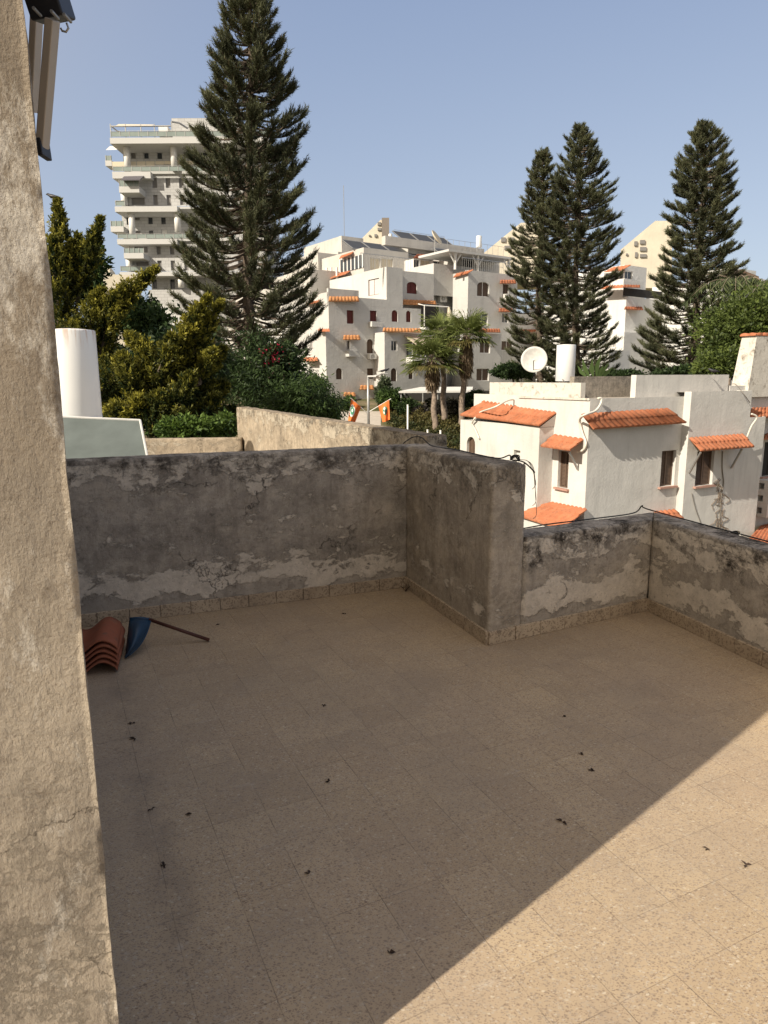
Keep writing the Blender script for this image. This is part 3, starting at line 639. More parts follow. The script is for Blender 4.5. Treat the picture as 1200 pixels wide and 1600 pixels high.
def tile_strip(TL, TR, BR, BL, mat, name='tile_roof', par=None, pitch=.19, course=.33, amp=.035, sub=6, thick=.05, rows=None):
    TL, TR, BR, BL = map(Vector, (TL, TR, BR, BL)); wd_ = ((TR - TL).length + (BR - BL).length) / 2; ln = ((BL - TL).length + (BR - TR).length) / 2
    nc = max(2, round(wd_ / pitch)); nr = rows or max(1, round(ln / course)); n = (TR - TL).cross(BL - TL).normalized(); n = n if n.z > 0 else -n
    mb = MB(); NX = nc * sub; vs = []; step = amp * .75
    for r_ in range(nr):
        for e in (0, 1):
            v = (r_ + e) / nr
            for i in range(NX + 1):
                u = i / NX; ph = (u * nc) % 1.0; hgt = amp * abs(math.sin(PI * ph)) ** .8
                jt = .0 if e == 0 else ((hash((i // sub, r_)) % 7) - 3) * .0015
                p = TL.lerp(TR, u).lerp(BL.lerp(BR, u), min(v + jt * 3, 1.02)); vs.append(p + n * (hgt + (step if e else 0)))
    w_ = NX + 1; fs = []
    for k in range(nr * 2 - 1):
        for i in range(NX): fs.append((k * w_ + i, (k + 1) * w_ + i, (k + 1) * w_ + i + 1, k * w_ + i + 1))
    mb.add(vs, fs)
    # front lip and underside
    last = (nr * 2 - 1) * w_; bot = [BL.lerp(BR, i / NX) - n * thick * .3 for i in range(NX + 1)]
    o = len(mb.v); mb.v += [tuple(p) for p in bot]; mb.f += [(last + i, o + i, o + i + 1, last + i + 1) for i in range(NX)]; mb.mi += [0] * NX
    a, b, c, d_ = TL - n * thick * .3, TR - n * thick * .3, BR - n * thick * .3, BL - n * thick * .3
    mb.quad(a, b, c, d_); mb.quad(TL, a, d_, BL + n * step); mb.quad(TR, BR + n * step, c, b)
    return mb.build(name, mat, par, smooth=True)
def strip_px(par, P, d, tl, tr, br, bl, p, mat, **k):
    return tile_strip(hit(*tl, P, d), hit(*tr, P, d), hit(*br, P, d, p), hit(*bl, P, d, p), mat, par=par, **k)
def ra(x, y): return (700 + x * .21667, 560 + y * .21667)
def rb(x, y): return (940 + x * .21667, 560 + y * .21667)
# ================================================================== the white house at right
HU = 62.5; hu, hw = V2(HU), V2(HU - 90)
K1 = P2(at(*ra(650, 800), 21.0)); K0 = meet(K1, hw, *ra(88, 600)); K2 = meet(K1, hu, *ra(752, 800)); K3 = meet(K2, -hw, *ra(1000, 800))
K4 = meet(K3, hu, *rb(556, 800)); K5 = meet(K4, -hw, *rb(606, 800)); K6 = meet(K5, hu, *rb(1150, 760)); K7 = K6 + hw * .9; K8 = K7 + hu * 5
hs = thing('white_house', (K3.x, K3.y, -6.2), 'white stucco house with orange tile roofs and brown shutters beyond the low parapet', 'house')
GZ = -6.3; mb = MB(); DP = .13
zE = zat(*ra(655, 492), K1)
def opx(P, d, box, arch=False):
    x0, y0, x1, y1 = box; xm, ym = (x0 + x1) / 2, (y0 + y1) / 2
    return (sz(x0, ym, P, d)[0], sz(x1, ym, P, d)[0], sz(xm, y1, P, d)[1], sz(xm, y0, P, d)[1], arch)
def bx_(f, x0, y0, x1, y1): a = f(x0, y0); b = f(x1, y1); return (*a, *b)
w1ops = [opx(K0, -hw, bx_(ra, 135, 565, 195, 740), True), opx(K0, -hw, bx_(ra, 474, 662, 520, 760))]
wall_face(mb, K0, K1, GZ, zE, w1ops, DP)
wall_face(mb, K1, K2, GZ, zE - .03, (), DP)
zM = zat(*ra(935, 290), K3)
cops = [opx(K2, -hw, bx_(ra, 793, 668, 868, 935))]
wall_face(mb, K2, K3, GZ, zM, cops, DP)
dops = [opx(K3, hu, bx_(rb, 428, 665, 530, 920))]
zD = zM
wall_face(mb, K3, K4, GZ, zD, dops, DP)
zF = zat(*rb(662, 240), K5)
wall_face(mb, K4 + Vector((0, 0)), K5, GZ, zF, (), DP)
KF = meet(K5, hu, *rb(1078, 330)); zG = zat(*rb(1068, 425), KF)
fops = [opx(K5, hu, bx_(rb, 682, 668, 806, 915)), opx(K5, hu, bx_(rb, 905, 1243, 1003, 1345), True)]
wall_face(mb, K5, K6, GZ, zG, fops, DP); wall_face(mb, K5, KF, zG, zF)
wall_face(mb, KF, KF + hw * 2.2, zG, zF); wall_face(mb, K6, K7, GZ, zG)
gops = [opx(K7, hu, bx_(rb, 1166, 600, 1290, 845))]
wall_face(mb, K7, K8, GZ, zG, gops, DP)
# closed backs and flat roofs
X0 = K0 + hu * 9; X8 = K8 + hw * 9
CK0 = K2 + hw * ((K0 - K1).length)                      # far end of plane C
cL = meet(K2, hw, *ra(510, 400))
wall_face(mb, cL, K2, zE + .30, zM); mb.quad((*K2, GZ), (*K2, zE), (*CK0, zE), (*CK0, GZ))
wall_face(mb, CK0, cL, GZ, zE + .9)
Bk = cL + hu * 12
wall_face(mb, Bk, cL, GZ, zM); wall_face(mb, K0 + hu * 9, K0, GZ, zE); wall_face(mb, K8, X8, GZ, zG); wall_face(mb, X8, K0 + hu * 9, GZ, zE)
def top(poly, z): mb.add([(*p, z) for p in poly], [tuple(range(len(poly)))])
MAT['dummy'] = MAT['roofcap']
rt_ = MB()
def toproof(poly, z): rt_.add([(*p, z) for p in poly], [tuple(range(len(poly)))])
mb.build('wall', MAT['house'], hs)
K4b = K4 + hw * 1.2; K3b = K3
toproof([K3, K4, K4 + hw * 5.5, cL + hu * 2.6, cL], zM - .02)
toproof([K4, K5, KF, KF + hw * 2.2, K4 + hw * 1.0], zF - .02)
toproof([KF, K6, K7, K8, K8 + hw * 6, KF + hw * 6], zG - .02)
rt_.build('flat_roof', MAT['roofcap'], hs)
for (P, Q, op, fr_, sty, sl) in ((K0, K1, w1ops[0], MAT['brown_wood'], 'louvre', None), (K0, K1, w1ops[1], None, 'single', None), (K2, K3, cops[0], MAT['brown_wood'], 'louvre', MAT['sill']),
                              (K3, K4, dops[0], MAT['brown_wood'], 'louvre', MAT['sill']), (K5, K6, fops[0], MAT['brown_wood'], 'louvre', MAT['sill']), (K5, K6, fops[1], MAT['iron'], 'leaves', None), (K7, K8, gops[0], MAT['iron'], 'leaves', MAT['sill'])):
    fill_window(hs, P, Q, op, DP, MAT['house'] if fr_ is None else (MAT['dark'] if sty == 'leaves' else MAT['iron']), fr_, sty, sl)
# parapets standing on the roof
def para(name, P, Q, th, z0, z1, mat, par=hs):
    d = (Q - P).normalized(); return MB().boxd(P, d, (Q - P).length, -th, z0, z1).build(name, mat, par)
# upper stained band (parallel to plane C, set back)
PA = K3 + hu * .25; pl = meet(PA, hw, *ra(300, 230)); pr = meet(PA, hw, *ra(957, 230))
zP = zat(*ra(957, 176), pr)
para('parapet', pl, pr, .18, zE, zP, MAT['house_stained'])
pr2 = pr + hu * .18
p2e = meet(pr, hu, *ra(1200, 230)); 
# coping line on top of the main block
MB().boxd(cL - Vector((hw.y, -hw.x)) * 0, -hw, (K3 - cL).length, .04, zM - .05, zM + .012).build('coping', MAT['house_stained'], hs)
# rough stone wall behind, raised grey parapet along D
q0 = pr + hw * .5 + hu * .2; q1 = meet(q0, hu, *rb(247, 200)); zq = zat(*rb(120, 130), q1)
para('stone_wall', q0, q1, .2, zM - .02, zat(*rb(240, 128), q1), MAT['rough_stone'])
# grey parapet from x=247 to 915 running along u nearly over wall D
g0 = meet(K3 + hw * .30, hu, *rb(247, 200)); g1 = meet(K3 + hw * .30, hu, *rb(915, 170)); para('parapet', g0, g1, .2, zM - .02, zat(*rb(600, 118), (g0 + g1) / 2), MAT['house'])
g2 = g1 + hu * 4.2; para('parapet', g1 + hu * .1, g2, .18, zG, zat(*rb(1080, 195), g1 + hu * 1.0), MAT['house'])
# roofs of tile
zh = zE
def strip2(P, d, tl, tr, br, bl, p, **k): return strip_px(hs, P, d, tl, tr, br, bl, p, MAT['terra'], **k)
# left wing lean-to: lower edge over wall W1 (+0.12), upper edge on plane C
BLp, BRp = hit(*ra(88, 412), K0, -hw, .10), hit(*ra(655, 487), K0, -hw, .10)
TRp = hit(*ra(782, 392), K2, -hw); TLp = hit(*ra(245, 320), K2, -hw)
tile_strip(TLp, TRp, BRp, BLp, MAT['terra'], par=hs, pitch=.2, course=.36, amp=.05)
TR2 = hit(*ra(508, 366), K2, -hw); TL2 = TLp
UR, UL = hit(*ra(505, 296), pl, -hw), hit(*ra(300, 278), pl, -hw)
tile_strip(UL, UR, TR2, TL2, MAT['terra'], par=hs, pitch=.2, course=.36, amp=.05)
# gable infill under the lean-to
MB().add([(*K1, zE - .02), (*K2, zE - .02), TRp - Vector((0, 0, .05)), BRp - Vector((0, 0, .06))], [(0, 1, 2, 3)]).build('gable', MAT['house'], hs)
# eave over wall D
strip2(K3, hu, ra(962, 402), rb(478, 362), rb(608, 466), ra(1050, 512), .30, pitch=.22, course=.33, amp=.055)
# awning over the window in plane C
strip2(K2, -hw, ra(762, 552), ra(978, 585), ra(880, 664), ra(668, 636), .62, pitch=.2, course=.33, amp=.05)
# awning over the F window
strip2(K5, hu, rb(632, 576), rb(1022, 548), rb(1098, 640), rb(718, 668), .62, pitch=.2, course=.33, amp=.05)
# eave at the far right, lower awning there
strip2(K7, hu, rb(1085, 322), rb(1420, 300), rb(1440, 415), rb(1066, 432), .75, pitch=.2, course=.33, amp=.05)
strip2(K7, hu, rb(1180, 548), rb(1420, 530), rb(1440, 570), rb(1165, 585), .35, pitch=.2, course=.33, amp=.05)
# ground floor porch roofs
strip2(K2, -hw, ra(745, 1040), ra(1003, 1090), ra(820, 1235), ra(480, 1130), 1.15, pitch=.2, course=.36, amp=.05)
strip2(K3, hu, rb(380, 1108), rb(530, 1092), rb(592, 1158), rb(400, 1170), .5, pitch=.2, course=.33, amp=.05)
strip2(K7, hu, rb(1150, 1215), rb(1420, 1150), rb(1380, 1420), rb(1040, 1330), 2.4, pitch=.2, course=.36, amp=.05)
# porch wall under the first porch roof
pw = K2 - hw * .0; 
MB().boxd(meet(K2 + Vector((-hw.y, hw.x)) * -.0, -hw, *ra(700, 1100)), -hw, 2.6, 1.05, GZ, hit(*ra(700, 1180), K2, -hw, 1.1).z).build('porch', MAT['house'], hs)
# brackets of the awnings
def strut(P, d, a, b, off, nm='bracket'):
    A = hit(*a, P, d, off); B = hit(*b, P, d, .03); z = (B - A).normalized(); x = z.cross(Vector((d.x, d.y, 0))).normalized(); y = z.cross(x)
    MB().box((A + B) / 2, (.05, .05, (B - A).length), Matrix((x, y, z)).transposed()).build(nm, MAT['grey_metal'], hs)
strut(K5, hu, rb(715, 678), rb(632, 825), .55); strut(K5, hu, rb(1010, 655), rb(935, 790), .55); strut(K2, -hw, ra(872, 672), ra(935, 800), .5)
# honeycomb screen box
hbx0 = sz(*rb(1095, 1020), K7, hu)[0]; hz0, hz1 = zat(*rb(1100, 1165), K7), zat(*rb(1100, 895), K7)
P_ = K7 + hu * hbx0; mb = MB(); nk = 3; cw = (hz1 - hz0) / 3
PF = P_ + Vector((hu.y, -hu.x)) * .55
scr = thing('balcony_screen', (P_.x, P_.y, hz0), 'white honeycomb block screen on the house wall at the right edge', 'balcony screen')
ops = [(.14 + cw * .55 * (2 * i) , .14 + cw * .55 * (2 * i) + cw * .5, hz0 + cw * j + cw * .25, hz0 + cw * j + cw * .75, False) for i in range(5) for j in range(3)]
wall_face(mb, PF, PF + hu * 3.0, hz0, hz1, ops, .3); lops = [(.12, .36, hz0 + cw * j + cw * .25, hz0 + cw * j + cw * .75, False) for j in range(3)]
wall_face(mb, P_, PF, hz0, hz1, lops, .3)
mb.quad((*P_, hz1), (*PF, hz1), (*(PF + hu * 3), hz1), (*(P_ + hu * 3), hz1)); mb.quad((*P_, hz0), (*(P_ + hu * 3), hz0), (*(PF + hu * 3), hz0), (*PF, hz0))
for z_ in (0,): mb.boxd(P_ + hu * .35, hu, 2.6, .22, hz0 + .01, hz1 - .01)
mb.build('screen', MAT['house'], scr)
# chimney with tiled cap
ch = thing('chimney', at(*rb(1060, 190), 24.0), 'white tapered chimney with a tiled cap on the house roof at the right edge', 'chimney')
zc0 = WL[ch].z - .4; zc1 = at(*rb(1010, -158), 24.0).z; bl = P2(at(*rb(930, 160), 24.0)); bm = meet(bl, -hw, *rb(1058, 190)); brr = bm + hu * 3.0; bk = bl + hu * 3.0
cx = (bl + brr) / 2; tp_ = [cx + (p - cx) * .80 for p in (bl, bm, brr, bk)]
tl0 = meet(bl + hu * .22, -hw, *rb(985, -140)); 
mb = MB(); vs = [(*p, zc0) for p in (bl, bm, brr, bk)] + [(*p, zc1) for p in tp_]; mb.add(vs, [(0, 1, 5, 4), (1, 2, 6, 5), (2, 3, 7, 6), (3, 0, 4, 7), (4, 5, 6, 7)]); mb.build('shaft', MAT['house_stained'], ch)
cpz = Vector((0, 0, 1)); tt = [Vector((*(cx + (p - cx) * 1.07), zc1 + .02)) for p in tp_]; ap = Vector((*cx, zc1 + .07))
for i in range(4):
    a, b = tt[i], tt[(i + 1) % 4]; tile_strip(ap.lerp(a, .3), ap.lerp(b, .3), b, a, MAT['terra'], 'cap_tile', ch, pitch=.2, course=.5, amp=.05)
MB().lathe(ap - Vector((0, 0, .12)), [(.02, 0), (.16, .02), (.17, .12), (.10, .22), (.08, .34), (.02, .36)], 16).build('finial', MAT['terra'], ch, True)
# roof furniture
dish_c = at(834.5, 562, 25.5)
ds = thing('satellite_dish', (dish_c.x, dish_c.y, zM), 'round pale satellite dish on a mast on the white house roof', 'satellite dish')
dn = Vector((-.25, -.95, .18)).normalized(); ax = dn.orthogonal().normalized(); ay = dn.cross(ax); R0 = 19.5 / F_PX * dish_c.length
mb = MB(); vs = []
for j in range(7):
    rr = R0 * j / 6
    for k in range(32): a = k * PI / 16; vs.append(dish_c + ax * (rr * math.cos(a)) + ay * (rr * math.sin(a)) + dn * (rr * rr / R0 * .28 - .1))
mb.add(vs, [(j * 32 + k, j * 32 + (k + 1) % 32, (j + 1) * 32 + (k + 1) % 32, (j + 1) * 32 + k) for j in range(6) for k in range(32)])
o = mb.build('reflector', plain('dish_paint', (.55, .54, .51), .6), ds, True); s_ = o.modifiers.new('s', 'SOLIDIFY'); s_.thickness = .02
MB().tube([Vector((dish_c.x + .05, dish_c.y + .1, zM - .3)), Vector((dish_c.x + .05, dish_c.y + .1, dish_c.z - .05))], .035, 8).build('mast', MAT['iron'], ds)
MB().tube([dish_c + dn * .0 + Vector((0, 0, -R0 * .9)), dish_c + dn * (R0 * .9) + Vector((0, 0, -R0 * .25))], .014, 6).build('feed_arm', MAT['iron'], ds)
tank('water_tank', 25.0, 868.5, 896.5, 539, 596, MAT['tank_right'], 'plain white cylinder water tank on the roof beside the satellite dish', zfoot=zM)
def px_cable(pts, r, mat, label, nm='hose'): return cable([at(x, y, Y) for x, y, Y in pts], r, mat, label, nm)
def hp(px, P, d, off): return hit(*px, P, d, off)
cable([hp(ra(505, 300), pl, -hw, .05), hp(ra(440, 300), K2, -hw, .25), hp(ra(340, 350), K2, -hw, .9), hp(ra(230, 390), K0, -hw, -.1), hp(ra(195, 430), K0, -hw, .12), hp(ra(175, 470), K0, -hw, .08), hp(ra(200, 520), K0, -hw, .05), hp(ra(225, 580), K0, -hw, .05)], .03, MAT['hose'], 'white hose running down the left tile roof of the white house', 'hose')
cable([hp(ra(1080, 290), K3, hu, .1), hp(ra(1105, 290), K3, hu, .12), hp(ra(1100, 330), K3, hu, .15), hp(ra(1060, 380), K3, hu, .2), hp(ra(980, 410), K3, hu, .25), hp(ra(950, 450), K2, -hw, .12), hp(ra(970, 540), K2, -hw, .08), hp(ra(995, 610), K2, -hw, .08), hp(ra(975, 660), K2, -hw, .08), hp(ra(930, 672), K2, -hw, .08)], .035, MAT['hose'], 'thick white hose looping over the corner above the small tiled awning', 'hose')
cable([hp(rb(1080, 400), K5, hu, .35), hp(rb(1120, 425), K5, hu, .4), hp(rb(1080, 490), K5, hu, .3), hp(rb(1048, 570), K5, hu, .2)], .03, MAT['hose'], 'short white hose bent over the right awning of the house', 'hose')
cable([hp(rb(940, 185), g1, hu, .15), hp(rb(970, 190), g1, hu, .2), hp(rb(1020, 250), K5, hu, .08), hp(rb(1070, 320), K5, hu, .05)], .012, MAT['cable_grey'], 'thin grey wire hanging from the parapet beside the chimney', 'wire')
cable([hp(rb(872, 670), K5, hu, .02), hp(rb(870, 800), K5, hu, .02), hp(rb(880, 900), K5, hu, .03), hp(rb(860, 1020), K5, hu, .02), hp(rb(850, 1240), K5, hu, .02)], .018, MAT['cable_grey'], 'grey cable running down the house wall under the right awning', 'wire')
cable([hp(rb(650, 970), K5, hu, .02), hp(rb(680, 1090), K5, hu, .02), hp(rb(725, 1210), K5, hu, .02)], .010, MAT['cable_grey'], 'thin wire slanting down the wall below the right shutter', 'wire')
vn = thing('creeper', (K5.x, K5.y, GZ), 'dry creeper stems clinging to the house wall under the right awning', 'creeper'); mb = MB(); r = random.Random(5)
for k in range(26):
    x0, y0 = 850 + r.gauss(0, 14), r.uniform(860, 1230); pts = [(x0, y0)]
    for j in range(4): pts.append((pts[-1][0] + r.gauss(0, 16), pts[-1][1] + r.uniform(8, 26)))
    mb.tube([hit(*rb(*q), K5, hu, .02) for q in pts], .012, 4)
mb.build('stem', MAT['palm_bark'], vn)
bd = at(*rb(800, 108), 22.4)
def bird(p, s, label, head):
    b_ = thing('bird', p, label, 'bird', None); h = Vector((math.cos(head), math.sin(head), 0)); c = Vector(p) + Vector((0, 0, s * .35)); mb = MB()
    prof = [(-.9, .04, -.1), (-.55, .10, -.02), (-.2, .2, 0), (.1, .22, .06), (.35, .14, .2), (.5, .13, .28), (.62, .08, .28), (.74, .015, .25)]
    mb.tube([c + h * (x * s) + Vector((0, 0, z * s)) for x, rr, z in prof], [rr * s for x, rr, z in prof], 8)
    for e in (-1, 1):
        q = c + Vector((-h.y, h.x, 0)) * (.06 * s * e); mb.tube([q, Vector((q.x, q.y, p[2]))], .012 * s, 4)
    mb.build('body', MAT['black'], b_, True); return b_
bird(Vector(bd) , .22, 'small dark bird perched on the grey roof parapet of the white house', 2.6)
# ================================================================== grey-white apartment house in the middle
def z3(x, y): return (460 + x * .30833, 330 + y * .30833)
def b3(x0, y0, x1, y1): return (*z3(x0, y0), *z3(x1, y1))
AU = 55.0; au, aw = V2(AU), V2(AU - 90)
RS, BR_, GR_ = MAT['sh_red'], MAT['sh_brown'], MAT['sh_grey']
apt = thing('apartment_house', (*P2(at(*z3(170, 900), 60)), 0), 'grey-white apartment house of stepped blocks with dark red shutters and tiled ledges', 'apartment house')
amb = MB(); AZ = -2.5
TF = MAT['terra_far']
def W_(x0, y0, x1, y1, arch=False, mat=RS, fr=MAT['sh_red'], sty='leaves'): return (*b3(x0, y0, x1, y1), arch, mat, fr, sty)
def blk(mb, par, K, rpx, D, zt, fo=(), lo=(), z0=AZ, ub=AU, depth=.14):
    q = meet(K, V2(ub), *rpx); b_ = Block(K, ub, (q - K).length, D, z0, zt); b_.build(mb, par, fo, lo, depth); return b_
def strip_a(par, P, d, x0, x1, yt, yb, p, mat=TF, y2=None, z_=z3, **k):
    """tiled ledge along a wall between two pixel columns"""
    dy = 0 if y2 is None else y2 - yt
    return strip_px(par, P, d, z_(x0, yt), z_(x1, yt + dy), z_(x1 + 4, yb + dy), z_(x0 - 4, yb), p, mat, **dict(dict(pitch=.34, course=.5, amp=.07, sub=4), **k))
KA = P2(at(*z3(176, 640), 60.0))
zA = zat(*z3(340, 427), KA); 
bA = blk(amb, apt, KA, z3(722, 470), 16, zA - .6,
    fo=[W_(266, 502, 300, 570), W_(383, 504, 417, 558), W_(493, 501, 524, 560, True), W_(566, 504, 591, 562, True), W_(266, 655, 282, 702, False, MAT['dark'], MAT['white']), W_(367, 648, 399, 720, True, BR_, BR_), W_(211, 795, 242, 852, True, BR_, BR_), W_(369, 797, 400, 850, False, BR_, BR_)],
    lo=[W_(88, 503, 101, 558, True, BR_, BR_), W_(79, 652, 92, 705, False, MAT['glass'], MAT['white']), W_(136, 792, 146, 832, True, BR_, BR_), W_(74, 796, 85, 850, True, BR_, BR_)])
nA = Vector((au.y, -au.x))
# lower widening of the left wall and its ledges
kk = KA - au * .35 ; lk = meet(kk, aw, *z3(125, 700)); Block(kk + au * .02 + nA * .0, AU, .34, (lk - kk).length, AZ, zat(*z3(168, 606), kk)).build(amb, apt)
# top floor volume with the red door on its lit side
KB = meet(KA, au, *z3(467, 400)); zB = zat(*z3(467, 281), KB); rB = meet(KB, au, *z3(549, 400))
LB = meet(KB, aw, *z3(345, 400))
Block(KB + nA * .004, AU, (rB - KB).length, (LB - KB).length, zA - .62, zB).build(amb, apt, lo=[W_(374, 343, 429, 425, False, MAT['red_door'], MAT['sh_red'])])
KB2 = KB + aw * .9 + au * .1; blk(amb, apt, KB2, z3(707, 400), 9, zB - .05, z0=zA - .62, fo=[W_(570, 358, 621, 418, True)])
# terrace parapets at the left
pL = meet(KA, au, *z3(326, 420)); zpt = zat(*z3(176, 390), KA)
for P, d, L in ((KA + nA * .003, au, (pL - KA).length), ): amb.boxd(P, d, L, -.25, zA - .65, zpt)
amb.boxd(KA + aw * 11, -aw, 11, -.25, zA - .65, zpt - .3); amb.boxd(pL, -au * -1, .01, .01, zA - .65, zpt - .5)
amb.boxd(pL + nA * .004, au, (KB - pL).length, -.25, zA - .65, zA)
# protruding lower right block
KP = meet(KA + nA * 1.6, au, *z3(457, 700)); zP_ = zat(*z3(457, 612), KP)
bP = blk(amb, apt, KP, z3(775, 700), 6, zP_, fo=[W_(491, 656, 521, 708, False, MAT['glass'], MAT['white']), W_(489, 795, 518, 862, True, BR_, BR_), W_(579, 800, 601, 850, False, BR_, BR_)])
# recessed middle part
KM = KA + aw * 2.2 + au * 12.5; KM = meet(KA + aw * 2.2, au, *z3(700, 500)); zM_ = zat(*z3(740, 345), meet(KM, au, *z3(740, 400)))
bM = blk(amb, apt, KM, z3(812, 500), 10, zM_, fo=[W_(728, 382, 757, 432, False, BR_, BR_), W_(742, 520, 766, 590, False, MAT['white'], MAT['white'])])
# right block
KR = meet(KA + nA * 1.0, au, *z3(878, 500)); zR = zat(*z3(905, 297), KR)
LR = meet(KR, aw, *z3(802, 500))
bR = blk(amb, apt, KR, z3(1126, 500), (LR - KR).length, zR, fo=[W_(926, 358, 987, 433, True, BR_, MAT['white']), W_(920, 515, 981, 580, False, MAT['glass'], MAT['white']), W_(1056, 370, 1085, 422, False, BR_, BR_), W_(1052, 515, 1084, 566, False, MAT['glass'], MAT['white']), W_(1050, 657, 1106, 706, False, BR_, MAT['white']), W_(1055, 788, 1082, 830, True, BR_, BR_)])
KR2 = meet(KR + nA * 1.2, au, *z3(884, 700)); zR2 = zat(*z3(940, 614), KR2)
bR2 = blk(amb, apt, KR2, z3(1046, 700), 2.0, zR2, fo=[W_(940, 656, 992, 720, False, BR_, MAT['white']), W_(923, 797, 986, 860, False, BR_, MAT['white'])])
KR3 = meet(KR + aw * 1.6, au, *z3(1126, 500)); bR3 = blk(amb, apt, KR3, z3(1330, 500), 9, zR - 3.4)
KU = LR - aw * .0 + au * .0; zU = zat(*z3(800, 275), LR); Block(meet(LR, au, *z3(756, 300)) if False else LR + au * -2.4, AU, 7.5, 4, zR - 2.2, zU).build(amb, apt)
amb.build('wall', MAT['apt'], apt)
# ledges
strip_a(apt, KA, au, 176, 324, 434, 458, .5)
strip_a(apt, KB2, au, 552, 716, 449, 472, .7, y2=456)
strip_a(apt, KP, au, 450, 640, 592, 612, .5, y2=596)
strip_a(apt, KA, au, 250, 330, 630, 652, .9)
strip_a(apt, KA, au, 334, 400, 884, 905, .9); strip_a(apt, KA, au, 252, 306, 920, 938, .9)
strip_a(apt, KM, au, 708, 762, 330, 347, .6); strip_a(apt, KR2, au, 938, 1040, 597, 615, .5, mat=MAT['terra'])
strip_a(apt, KR, au, 1044, 1120, 350, 367, .8, mat=MAT['terra']); strip_a(apt, KR, au, 1038, 1104, 493, 510, .8, mat=MAT['terra']); strip_a(apt, KR3, au, 1126, 1290, 601, 618, .5, mat=MAT['terra'])
strip_px(apt, LR, -aw, z3(820, 318), z3(908, 296), z3(880, 316), z3(806, 338), .25, MAT['terra'], pitch=.34, course=.5, amp=.07, sub=4)
lD = KA + aw * 14
def strip_l(x0, y0, x1, y1, h, p=.4, P=KA): return strip_px(apt, P, -aw, z3(x0, y0), z3(x1, y1), z3(x1 + 2, y1 + h), z3(x0 - 2, y0 + h), p, MAT['terra'], pitch=.34, course=.5, amp=.07, sub=4)
strip_l(62, 466, 128, 452, 8); strip_l(48, 742, 116, 742, 18, .8); strip_l(122, 598, 178, 598, 12, .5, kk)
# window boxes / AC shelves, air conditioners
def boxy(P, d, px, D, nm, mat, par=apt):
    s0, z0 = sz(px[0], px[3], P, d); s1, z1 = sz(px[2], px[1], P, d); return MB().boxd(P + d * s0, d, s1 - s0, D, z0, z1).build(nm, mat, par)
boxy(KA, au, b3(376, 563, 428, 586), .55, 'shelf', MAT['apt']); boxy(KA, au, b3(260, 708, 314, 737), .55, 'shelf', MAT['apt'])
def aircon(P, d, px, label):
    s0, z0 = sz(px[0], px[3], P, d); s1, z1 = sz(px[2], px[1], P, d); c = P + d * s0
    t = thing('air_conditioner', (c.x, c.y, z0), label, 'air conditioner', 'air conditioners on the apartment house')
    bevel(MB().boxd(c + Vector((d.y, -d.x)) * .12, d, s1 - s0, .38, z0, z1).build('casing', MAT['white'], t), .02)
    f = c + d * (s1 - s0) * .42 + Vector((d.y, -d.x)) * .505; cc_ = Vector((f.x, f.y, (z0 + z1) / 2)); R_ = (z1 - z0) * .36; mb = MB(); dx = Vector((d.x, d.y, 0))
    for rr in (1, .7, .4): mb.tube([cc_ + dx * (math.cos(k * PI / 10) * R_ * rr) + Vector((0, 0, math.sin(k * PI / 10) * R_ * rr)) for k in range(21)], .018, 4, cap=False)
    mb.build('fan_grille', MAT['grey_metal'], t)
    mb = MB(); 
    for e in (.1, .85): mb.boxd(c + d * ((s1 - s0) * e), d, .05, .5, z0 - .06, z0 - .003)
    mb.build('bracket', MAT['grey_metal'], t)
aircon(KA, au, b3(366, 722, 402, 750), 'white air conditioner under the arched window of the left block')
aircon(KM, au, b3(722, 433, 758, 461), 'white air conditioner below the shuttered window in the recess')
aircon(KR, au, b3(1053, 424, 1092, 457), 'white air conditioner under the small tiled awning of the right block')
# upper balcony niche
s0, z0 = sz(*z3(632, 592), KA, au); s1, z1 = sz(*z3(745, 484), KA, au)
mb = MB(); mb.boxd(KA + au * (s0 + .05), au, s1 - s0 + 1.0, .9, z0 - .15, z0 + .05); mb.build('balcony_slab', MAT['apt'], apt)
MB().boxd(KA + au * (s0 + .2) , au, 2.1, .02, z0 + .05, z0 + 2.2).build('niche_shade_sheet', MAT['dark'], apt)  # dark sheet standing in for the shade inside the niche opening
mb = MB(); nA_ = nA * .88
for k in range(22):
    p = KA + au * (s0 + .1 + k * (s1 - s0 + .8) / 21) + nA_; mb.tube([(p.x, p.y, z0 + .05), (p.x, p.y, z0 + 1.05)], .022, 4)
p = KA + au * (s0 + .05) + nA_; q = p + au * (s1 - s0 + .9); mb.tube([(*p, z0 + 1.07), (*q, z0 + 1.07)], .03, 4); mb.build('balcony_railing', MAT['iron'], apt)
ld = MB(); p = KA + au * (s0 + 1.7) + nA_ * 1.05
for k in range(5): ld.boxd(p + au * (k * .55), au, .46, .03, z0 + .3 + .1 * (k % 2), z0 + 1.05)
lt = thing('laundry', (*p, z0), 'dark laundry hanging over the upper balcony railing', 'laundry'); ld.build('cloth', MAT['black_cloth'], lt)
fr_ = MB(); a = KA + au * (s0 - .1) + nA * .9; b = KA + au * (s0 + (s1 - s0) + .1) + nA * .9
fr_.tube([(*a, z0 + .1), (*a, z1 - .1), (*(KA + au * (s0 - .1)), z1 + .1)], .05, 5); fr_.tube([(*a, z1 - .1), (*b, z1 - .1)], .06, 5); fr_.build('awning_frame', MAT['white'], apt)
MB().tube([(*b, z1 - .1), (*(b + au * .15), z1 - .9), (*(b - au * .1), z1 - 1.8), (*(b + au * .05), z1 - 2.2)], [.12, .28, .22, .05], 8).build('rolled_awning', MAT['beige'], apt)
